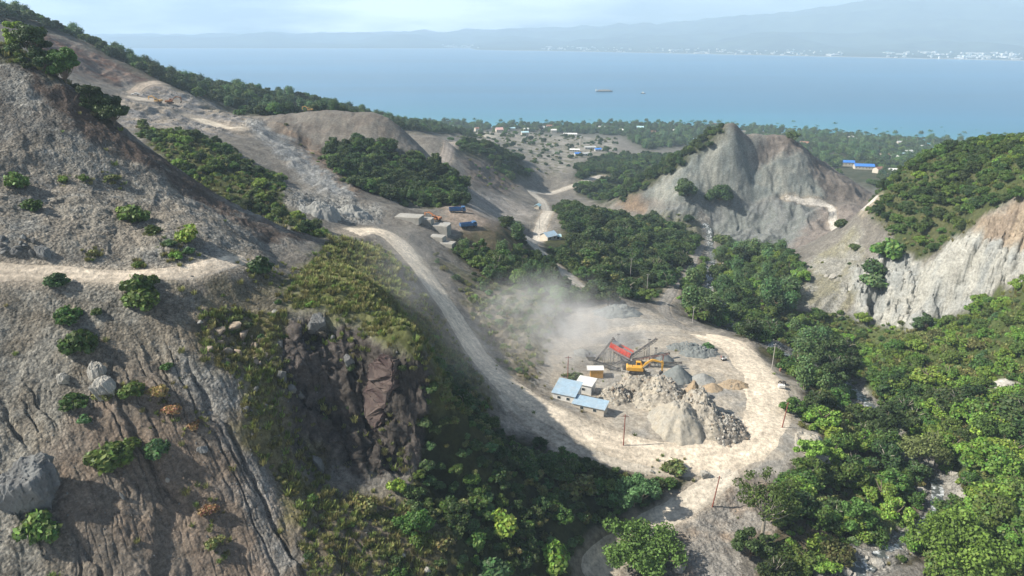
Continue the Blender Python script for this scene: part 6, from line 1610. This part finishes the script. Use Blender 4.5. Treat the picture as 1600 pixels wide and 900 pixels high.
for i, (u, v) in enumerate(COASTH):
    p = at(u, v, 560)
    if p is None or p.z < 0.5: continue
    rf = (P_WHITE, P_TIN, P_RUST, P_WHITE, P_TURQ)[i % 5]
    gable_house('coastal_house', {0: 'small white-roofed house', 1: 'small tin-roofed house', 2: 'small rust-roofed house', 3: 'small white-roofed house', 4: 'small pale turquoise-roofed house'}[i % 5] + ' among the coastal trees', p, rng.uniform(-.6, .6), rng.uniform(8, 15), rng.uniform(6, 9), rng.uniform(4.5, 6.5), rng.uniform(1.6, 2.6), P_CREAM, rf, 'house', {0: 'white', 1: 'tin', 2: 'rust', 3: 'white', 4: 'turquoise'}[i % 5] + '-roofed coastal houses', detail=False)
p = on(725, 207, 1000)
o, p = heap(722, 205, 26, 22, 7, H_PALE, 'bright white sand heap at the left end of the coast', flat=.2, rough=.3, seed=31); heap(762, 215, 22, 16, 5, H_PALE, 'grey-white gravel heap at the left of the sandy flat', flat=.2, rough=.4, seed=32)

# palms along the beach
def palm_meshes(seed):
    r = np.random.default_rng(seed); V = []; Q = []; C = []
    for k in range(15):
        a = 2 * math.pi * k / 15 + r.uniform(-.2, .2); el = r.uniform(-.1, .9); L_ = r.uniform(2.6, 3.4); prev = None
        for j in range(6):
            t = j / 5; rad = L_ * t; z = 9 + rad * math.sin(el) * .8 - 1.5 * t * t * 1.6; w = .55 * (1 - .8 * t) + .05
            c = np.array((rad * math.cos(a), rad * math.sin(a), z)); s = np.array((-math.sin(a), math.cos(a), -.25)) * w; i = len(V)
            V += [c - s, c + s]; col_ = np.array((.06, .085, .035)) * r.uniform(.8, 1.25); C += [col_, col_]
            if prev is not None: Q.append((prev, prev + 1, i + 1, i))
            prev = i
    me = mesh_np('fronds', V, Q, mats=[LEAF['mid']], smooth_shade=False); point_color(me, 'leaf', np.array(C))
    b = MB().tube((0, 0, -.3), (.3, 0, 4.5), .24, .19, 7).tube((.3, 0, 4.5), (0, 0, 9.1), .19, .15, 7); tm = bpy.data.meshes.new('trunk'); tm.from_pydata(b.v, [], b.f); tm.update(); tm.materials.append(M_PALEBARK)
    return me, tm
PM = [palm_meshes(s) for s in (1, 2, 3)]
for i, (u, v) in enumerate([(1300, 214), (1308, 216), (1316, 216), (1322, 217), (1330, 218), (1378, 221), (1386, 222), (1394, 223), (1402, 224), (1409, 224), (1432, 226), (1440, 227), (1446, 228), (1485, 230), (1492, 231), (1500, 232), (1290, 213), (1364, 220), (1371, 220), (1458, 229), (1350, 219), (1505, 233), (1478, 229), (1420, 225), (864, 201), (931, 202)]):
    p = at(u, v, 700)
    if p is None or p.z < 0: continue
    o = thing('palm_tree', 'tall coconut palm standing on the shore against the sea', 'palm', p, rng.uniform(0, 6), 'palms along the shore'); k = rng.uniform(1.2, 1.6); o.scale = (k, k, k * rng.uniform(.95, 1.2))
    f, t = PM[i % 3]; link('fronds', f, o); link('trunk', t, o)

# ------------------------------------------------------------------ on the bay
def at_sea(u, v):
    s, T = px_s_T(u, v); Y = CAM_Z / float(T); return Vector((float(s) * Y, Y, 0))
p = at_sea(944, 143.2); o = thing('barge', 'long dark barge heaped with cargo on the open bay', 'barge', p, R(2))
MB().prism([(-29, 1.2), (-26, -.8), (26, -.8), (30, 2.6), (29, 3.6), (-29, 2.8)], -8, 8).build('hull', P_DARK, o)
b = MB(); n = 26
for k in range(n): 
    x = -22 + 44 * k / (n - 1); b.box((x, 0, 3.2 + 1.9 * math.sin(math.pi * (k + .5) / n) ** .5), (2.0, 12, 4.2), taper=.55)
b.build('cargo', H_ROCK, o); MB().box((-28.5, 0, 5.2), (5, 7, 6), taper=.9).build('deckhouse', P_WHITE, o, bevel=.15)
p = at_sea(1005, 146.4); o = thing('tug_boat', 'small white and dark boat right of the barge', 'boat', p, R(-15))
MB().prism([(-8, -.4), (6, -.5), (9.5, 2.4), (-8.5, 2.0)], -2.6, 2.6).build('hull', P_DARK, o); MB().box((-1, 0, 3.9), (7, 3.8, 3.6), taper=.85).build('wheelhouse', P_WHITE, o, bevel=.1); MB().tube((-3, 0, 5), (-3, 0, 8.5), .35).build('mast', P_WHITE, o)

# far town: low pale buildings strung along the other shore
s_, Y0_, D_, Z_ = FAR
def far_spot(u, depth):
    k = int(np.clip((u + 300) / 2200 * (len(s_) - 1), 0, len(s_) - 1)); j = np.searchsorted(D_[:, 0], depth) - 1; j = max(1, j)
    y = Y0_[k] + D_[j, 0]; return Vector((s_[k] * y, y, Z_[j, k] - 1))
for i in range(230):
    u = rng.choice([rng.uniform(690, 750), rng.uniform(850, 960), rng.uniform(960, 1100), rng.uniform(1090, 1330), rng.uniform(1090, 1330), rng.uniform(1380, 1600), rng.uniform(1450, 1600), rng.uniform(1500, 1620)])
    p = far_spot(u, rng.uniform(30, 1300)); big = rng.random() < .16
    w = rng.uniform(45, 110) if big else rng.uniform(10, 30)
    o = thing('far_building', 'long pale roof in the hazy town on the far shore' if big else 'small pale building in the hazy town on the far shore', 'building', p, rng.uniform(-.4, .4), 'long roofs on the far shore' if big else 'small buildings on the far shore')
    h = rng.uniform(6, 11) if big else rng.uniform(6, 14); d = w * rng.uniform(.5, .8)
    MB().box((0, 0, h / 2), (w, d, h)).build('wall', P_WHITE, o); MB().prism([(-w * .52, h), (w * .52, h), (w * .1, h + 2.5), (-w * .1, h + 2.5)], -d * .52, d * .52).build('roof', P_WHITE if rng.random() < .75 else P_TURQ, o)
# ------------------------------------------------------------------ rocks
def rock_material(name, rgb, rgb2):
    m = heap_material(name, rgb, rgb2, 0.0)
    return m
ROCK = {'grey': rock_material('grey_rock', (0.20, 0.205, 0.20), (0.14, 0.14, 0.135)), 'pale': rock_material('pale_rock', (0.40, 0.385, 0.345), (0.30, 0.285, 0.25)), 'tan': rock_material('tan_rock', (0.38, 0.315, 0.24), (0.27, 0.22, 0.175)),
        'purple': rock_material('purple_rock', (0.075, 0.052, 0.050), (0.145, 0.115, 0.10)), 'dark': rock_material('dark_rock', (0.085, 0.08, 0.078), (0.12, 0.11, 0.10))}
def rock_mesh(seed, mat, n=15, sharp=1.0):
    r = np.random.default_rng(seed); bm = bmesh.new()
    for k in range(n):
        d = r.normal(size=3); d /= np.linalg.norm(d); d *= r.uniform(.75, 1.0); bm.verts.new(d * np.array((1, .8, .75)))
    bmesh.ops.convex_hull(bm, input=bm.verts)
    for v in [v for v in bm.verts if not v.link_faces]: bm.verts.remove(v)
    bmesh.ops.bevel(bm, geom=list(bm.edges), offset=.06, segments=1, affect='EDGES')
    bmesh.ops.triangulate(bm, faces=bm.faces); bmesh.ops.subdivide_edges(bm, edges=bm.edges, cuts=2, use_grid_fill=True)
    for v in bm.verts:
        c = v.co; k = float(fbm(np.array([c.x * 2.2 + c.z + seed]), np.array([c.y * 2.2 - c.z * 1.3]), seed, 3)[0]); v.co = c * (1 + .13 * k)
    me = bpy.data.meshes.new('boulder'); bm.to_mesh(me); bm.free(); me.materials.append(mat); return me
RM = {k: [rock_mesh(10 * i + j, m) for j in range(3)] for i, (k, m) in enumerate(ROCK.items())}
def crag_rock(seed, mat):
    """an angular block with broken faces"""
    bm = bmesh.new(); bmesh.ops.create_icosphere(bm, subdivisions=5, radius=1)
    P = np.array([v.co for v in bm.verts]); r = np.random.default_rng(seed); D = r.normal(size=(17, 3)); D /= np.linalg.norm(D, axis=1, keepdims=True); off_ = r.uniform(.62, .95, 17)
    k = np.min(np.where(P @ D.T > .05, off_[None] / np.maximum(P @ D.T, .05), 9), axis=1); P = P * np.minimum(k, 1.25)[:, None]
    d = .16 * facets((P[:, 0] + .4 * P[:, 2]) * 3.2 + 9, (P[:, 1] - .5 * P[:, 2]) * 2.2 + 4, seed) + .06 * facets(P[:, 0] * 8 + P[:, 2] * 3, P[:, 1] * 7 - P[:, 2] * 4, seed + 6) + .03 * fbm(P[:, 0] * 9, P[:, 1] * 9 + P[:, 2] * 7, seed, 3)
    P = P * (1 + d)[:, None]
    for v, c in zip(bm.verts, P): v.co = c
    me = bpy.data.meshes.new('boulder'); bm.to_mesh(me); bm.free(); me.materials.append(mat); return me
for k_, s_d in (('grey', 5), ('pale', 6), ('tan', 7)): RM[k_].append(crag_rock(s_d, ROCK[k_])); RM[k_].append(crag_rock(s_d + 20, ROCK[k_]))
def boulder(u, v, wpx, hpx, kind, label, group=None, sink=.25, j=None, tilt=None):
    p = on(u, v, 60)
    if p is None: return
    d = (p - Vector((0, 0, CAM_Z))).length; r = wpx / 2 / F_PX * d; h = hpx / 2 / F_PX * d; hero = wpx > 13 and len(RM[kind]) > 3 and j is None
    j = (int(rng.integers(3, len(RM[kind]))) if wpx > 13 and len(RM[kind]) > 3 else int(rng.integers(3))) if j is None else j
    if hero: r *= .74; h *= .66
    o = link('boulder', RM[kind][j]); o.location = p + Vector((0, 0, h * (1 - 2 * sink) * .6)); o.scale = (r * 1.1, r * rng.uniform(.8, 1.1), h * 1.25); o.rotation_euler = (rng.uniform(-.35, .35), rng.uniform(-.35, .35), rng.uniform(0, 6.28)) if tilt is None else tilt
    return tag(o, label, 'rock', group)
boulder(36, 772, 74, 104, 'grey', 'huge grey boulder at the left edge of the slope', sink=.5, tilt=(0, .1, .4)); boulder(66, 396, 26, 20, 'grey', 'single rounded grey boulder on the inner side of the bench road'); boulder(150, 582, 26, 36, 'pale', 'tall pale boulder in the left slope', tilt=(0, .1, .2)); boulder(168, 612, 34, 34, 'pale', 'pale boulder below the tall pale one on the left slope')
boulder(102, 594, 18, 20, 'pale', 'small pale rock left of the tall pale boulder'); boulder(262, 752, 9, 10, 'pale', 'small white stone on the gullied slope'); boulder(192, 778, 8, 18, 'grey', 'thin upright grey stone on the gullied slope'); boulder(318, 704, 16, 14, 'grey', 'grey stone at the top of the gullied slope')
for k in range(16): boulder(rng.uniform(2, 56), rng.uniform(372, 396), rng.uniform(7, 15), rng.uniform(6, 12), 'grey', 'dark grey rock in the pile beside the left end of the bench road', 'rocks in the pile beside the bench road')
for u, v, w, h in [(342, 520, 24, 17), (365, 512, 22, 19), (384, 528, 20, 20), (352, 552, 24, 24), (372, 556, 20, 18), (398, 540, 16, 14), (328, 548, 14, 20), (400, 566, 18, 12), (416, 556, 14, 14), (345, 535, 17, 13)]:
    boulder(u, v, w * rng.uniform(.8, 1.5), h * rng.uniform(.7, 1.2), 'tan', 'tan rock in the jumbled outcrop at the left of the crag', 'tan rocks of the outcrop at the left of the crag', .3, int(rng.integers(3)))
    for _ in range(2): boulder(u + rng.uniform(-16, 16), v + rng.uniform(-10, 14), rng.uniform(6, 13), rng.uniform(5, 9), 'tan', 'tan rock in the jumbled outcrop at the left of the crag', 'tan rocks of the outcrop at the left of the crag', .3, int(rng.integers(3)))
for u, v, w, h in [(492, 512, 32, 36), (438, 540, 18, 22), (545, 570, 15, 28), (442, 590, 16, 22), (455, 612, 14, 18), (470, 622, 12, 18), (400, 610, 12, 14), (385, 640, 10, 12), (520, 530, 12, 14), (500, 735, 18, 44), (480, 592, 13, 16)]:
    boulder(u, v, w, h, 'grey', 'grey rock standing out of the weedy face of the crag', 'grey rocks on the crag')
for u, v, w in [(312, 505, 12), (428, 490, 14), (1240, 472, 14), (1300, 435, 14), (1292, 432, 10), (1060, 890, 22), (1045, 750, 14), (1100, 742, 18), (1018, 738, 10), (1545, 612, 12), (1580, 604, 14), (1440, 770, 16), (1500, 780, 18), (1490, 742, 14), (1370, 880, 18), (1325, 895, 14), (1350, 640, 14), (668, 892, 18), (630, 870, 12), (645, 850, 9), (1062, 886, 14)]:
    boulder(u, v, w, w * .75, 'pale', 'pale loose boulder lying among grass or gravel' , 'pale loose boulders')

# the tall purple slab leaning on the crag
def slab():
    out = [(-2.2, 6.4), (-.6, 8.2), (1.2, 8.6), (3.2, 8.2), (3.6, 5.6), (3.9, 3.4), (3.0, 1.4), (2.9, -1.8), (1.9, -5.2), (.4, -7.6), (-.9, -5.4), (-2.6, -2.2), (-2.9, .6), (-2.2, 3.0)]
    bm = bmesh.new(); vs_ = [bm.verts.new((x, 0, z)) for x, z in out]; f = bm.faces.new(vs_)
    r = bmesh.ops.extrude_face_region(bm, geom=[f]); 
    for v in [g for g in r['geom'] if isinstance(g, bmesh.types.BMVert)]: v.co.y += 5.5
    bmesh.ops.recalc_face_normals(bm, faces=bm.faces); bmesh.ops.bevel(bm, geom=list(bm.edges), offset=.35, segments=2, affect='EDGES')
    bmesh.ops.triangulate(bm, faces=bm.faces)
    for _ in range(4): bmesh.ops.subdivide_edges(bm, edges=[e for e in bm.edges if e.calc_length() > .5], cuts=1)
    P = np.array([v.co for v in bm.verts]); nn = np.array([v.normal for v in bm.verts])
    d = .6 * facets(P[:, 0] / 1.7 + .4 * P[:, 2] / 3, P[:, 2] / 3.4, 7) + .3 * facets(P[:, 0] / .8, P[:, 2] / 1.2, 8) + .2 * fbm(P[:, 0] / .6, P[:, 2] / .6, 9, 3)
    P = P + nn * (d - .3)[:, None]
    for v, c in zip(bm.verts, P): v.co = c
    me = bpy.data.meshes.new('rock_slab'); bm.to_mesh(me); bm.free(); me.materials.append(ROCK['purple'])
    o = link('rock_slab', me); o.rotation_euler = (R(-14), R(4), R(-24)); return tag(o, 'tall purple-brown rock slab leaning on the dark crag', 'rock slab')
sl = slab(); p = on(586, 618, 60); sl.location = p + Vector((0.2, -1.6, 0.6))

# loose stones over screes and heaps
stones = []
RP = []
for name, step, keep, a, b_ in [('rockpile', 1.6, .9, .25, .8), ('hill_near', 1.6, .6, .08, .34), ('left_slope', 1.2, .6, .06, .3), ('grey_chute', 1.0, .8, .10, .32), ('bench_patch', 1.5, .6, .12, .4), ('crag', 2.0, .5, .3, .9), ('foot_bare', 1.5, .5, .12, .4), ('pad_bank', 2.2, .4, .12, .5), ('quarry', 3.0, .6, .3, 1.1), ('apron', 2.2, .3, .1, .3), ('pad', 4.0, .25, .08, .3), ('foot_wood', 2.6, .3, .2, .6), ('talus', 3.2, .5, .2, .6), ('crag_grass', 2.0, .3, .15, .5), ('brown_gullies', 2.2, .3, .08, .25), ('scree_right', 2.6, .5, .2, .7), ('cut_slope', 2.4, .3, .12, .4)]:
    X, Y, Z = bed_points(name, step, keep)
    for x, y, z in zip(X, Y, Z): RP.append((x, y, z, a + (b_ - a) * rng.random() ** 2.5, 'tan' if name in ('brown_gullies',) else ('dark' if name == 'crag' and rng.random() < .5 else 'grey')))
for X, Y, Z, rough, mat in HEAPS:
    if rough < .3: continue
    n = int(420 * min(1.3, rough) * (X.max() - X.min()) / 14) if mat in (H_ROCK, H_DARK) else int(60 * rough)
    fx = X.ravel(); k = rng.integers(0, len(fx), n)
    kr, ka = k // X.shape[1], k % X.shape[1]
    ok = (kr > 3) & (kr < X.shape[0] - 1)
    for i in k[ok]: RP.append((fx[i] + rng.normal() * .2, Y.ravel()[i] + rng.normal() * .2, Z.ravel()[i], (.18 + .65 * rng.random() ** 2.2) if mat in (H_ROCK, H_DARK) else .12 + .15 * rng.random(), 'pale' if rng.random() < .75 else 'tan'))
rx_, ry_ = [], []
# stream bed stones
q = RIVER
for k in range(900):
    i = rng.integers(0, len(q)); a = rng.normal() * 3.4; t = q[min(i + 1, len(q) - 1)] - q[max(i - 1, 0)]; t = t / (np.linalg.norm(t) + 1e-9); rx_.append(q[i, 0] - t[1] * a); ry_.append(q[i, 1] + t[0] * a)
rzv = ground(np.array(rx_), np.array(ry_))
for x, y, z in zip(rx_, ry_, rzv): RP.append((x, y, z + .05, .2 + .8 * rng.random() ** 3, 'pale' if rng.random() < .6 else 'grey'))
keys = ['grey', 'pale', 'tan', 'dark']; protos = []
for i, (k, (u, v)) in enumerate(zip(keys, [(300, 432), (1010, 742), (330, 640), (560, 700)])):
    p = on(u, v, 60); o = link('boulder', RM[k][0]); o.location = p; o.scale = (.5, .5, .4); protos.append(tag(o, {'grey': 'grey stone at the outer edge of the bench road', 'pale': 'pale stone on the lip of the lower track', 'tan': 'tan stone beside the dry brown shrubs', 'dark': 'dark stone at the foot of the crag'}[k], 'rock'))
c_, order = kinds_collection('stone kinds', protos)
scatter_object('loose_stones', [r_[:3] for r_ in RP], c_, [order[keys.index(r_[4])] for r_ in RP], [r_[3] for r_ in RP], rng.uniform(0, 6.28, len(RP)))
print('STONES', len(RP))

# ------------------------------------------------------------------ dust blowing off the crusher and the haul road
def dust(u, v, up, size, dens, rz, seed, scale=.09):
    p = on(u, v) + Vector((0, 0, up)); m, nt, out = new_mat('dust'); L = nt.links.new
    tc_ = N(nt, 'ShaderNodeTexCoord'); ln = N(nt, 'ShaderNodeVectorMath', operation='LENGTH'); L(tc_.outputs['Object'], ln.inputs[0])
    g = N(nt, 'ShaderNodeNewGeometry'); n1 = N(nt, 'ShaderNodeTexNoise', i_Scale=scale, i_Detail=4.0, i_Roughness=0.6); n1.inputs['Distortion'].default_value = .6
    mp_ = N(nt, 'ShaderNodeMapping'); mp_.inputs['Location'].default_value = (seed * 13.1, seed * 7.7, 0); L(g.outputs['Position'], mp_.inputs['Vector']); L(mp_.outputs['Vector'], n1.inputs['Vector'])
    fall = N(nt, 'ShaderNodeMapRange'); fall.interpolation_type = 'SMOOTHSTEP'; fall.inputs['From Min'].default_value = 1.0; fall.inputs['From Max'].default_value = .1; L(ln.outputs['Value'], fall.inputs['Value'])
    cl = N(nt, 'ShaderNodeMapRange'); cl.inputs['From Min'].default_value = .40; cl.inputs['From Max'].default_value = .68; L(n1.outputs['Fac'], cl.inputs['Value'])
    q = N(nt, 'ShaderNodeMath', operation='MULTIPLY'); L(fall.outputs['Result'], q.inputs[0]); L(cl.outputs['Result'], q.inputs[1])
    q2 = N(nt, 'ShaderNodeMath', operation='MULTIPLY'); L(q.outputs[0], q2.inputs[0]); q2.inputs[1].default_value = dens
    pv = N(nt, 'ShaderNodeVolumePrincipled'); pv.inputs['Color'].default_value = (.985, .98, .97, 1); pv.inputs['Anisotropy'].default_value = .1; L(q2.outputs[0], pv.inputs['Density']); L(pv.outputs['Volume'], out.inputs['Volume'])
    bm = bmesh.new(); bmesh.ops.create_icosphere(bm, subdivisions=3, radius=1); me = bpy.data.meshes.new('dust_cloud'); bm.to_mesh(me); bm.free(); me.materials.append(m)
    o = link('dust_cloud', me); o.location = p; o.scale = size; o.rotation_euler = (0, 0, rz); return tag(o, kind='stuff')
dust(898, 552, 4, (38, 36, 13), .06, .3, 1)
dust(850, 515, 7, (34, 36, 14), .06, .4, 2, .11)
dust(735, 590, 8, (24, 30, 12), .016, .3, 5, .08)
dust(632, 455, 6, (20, 52, 13), .014, .25, 3, .07)
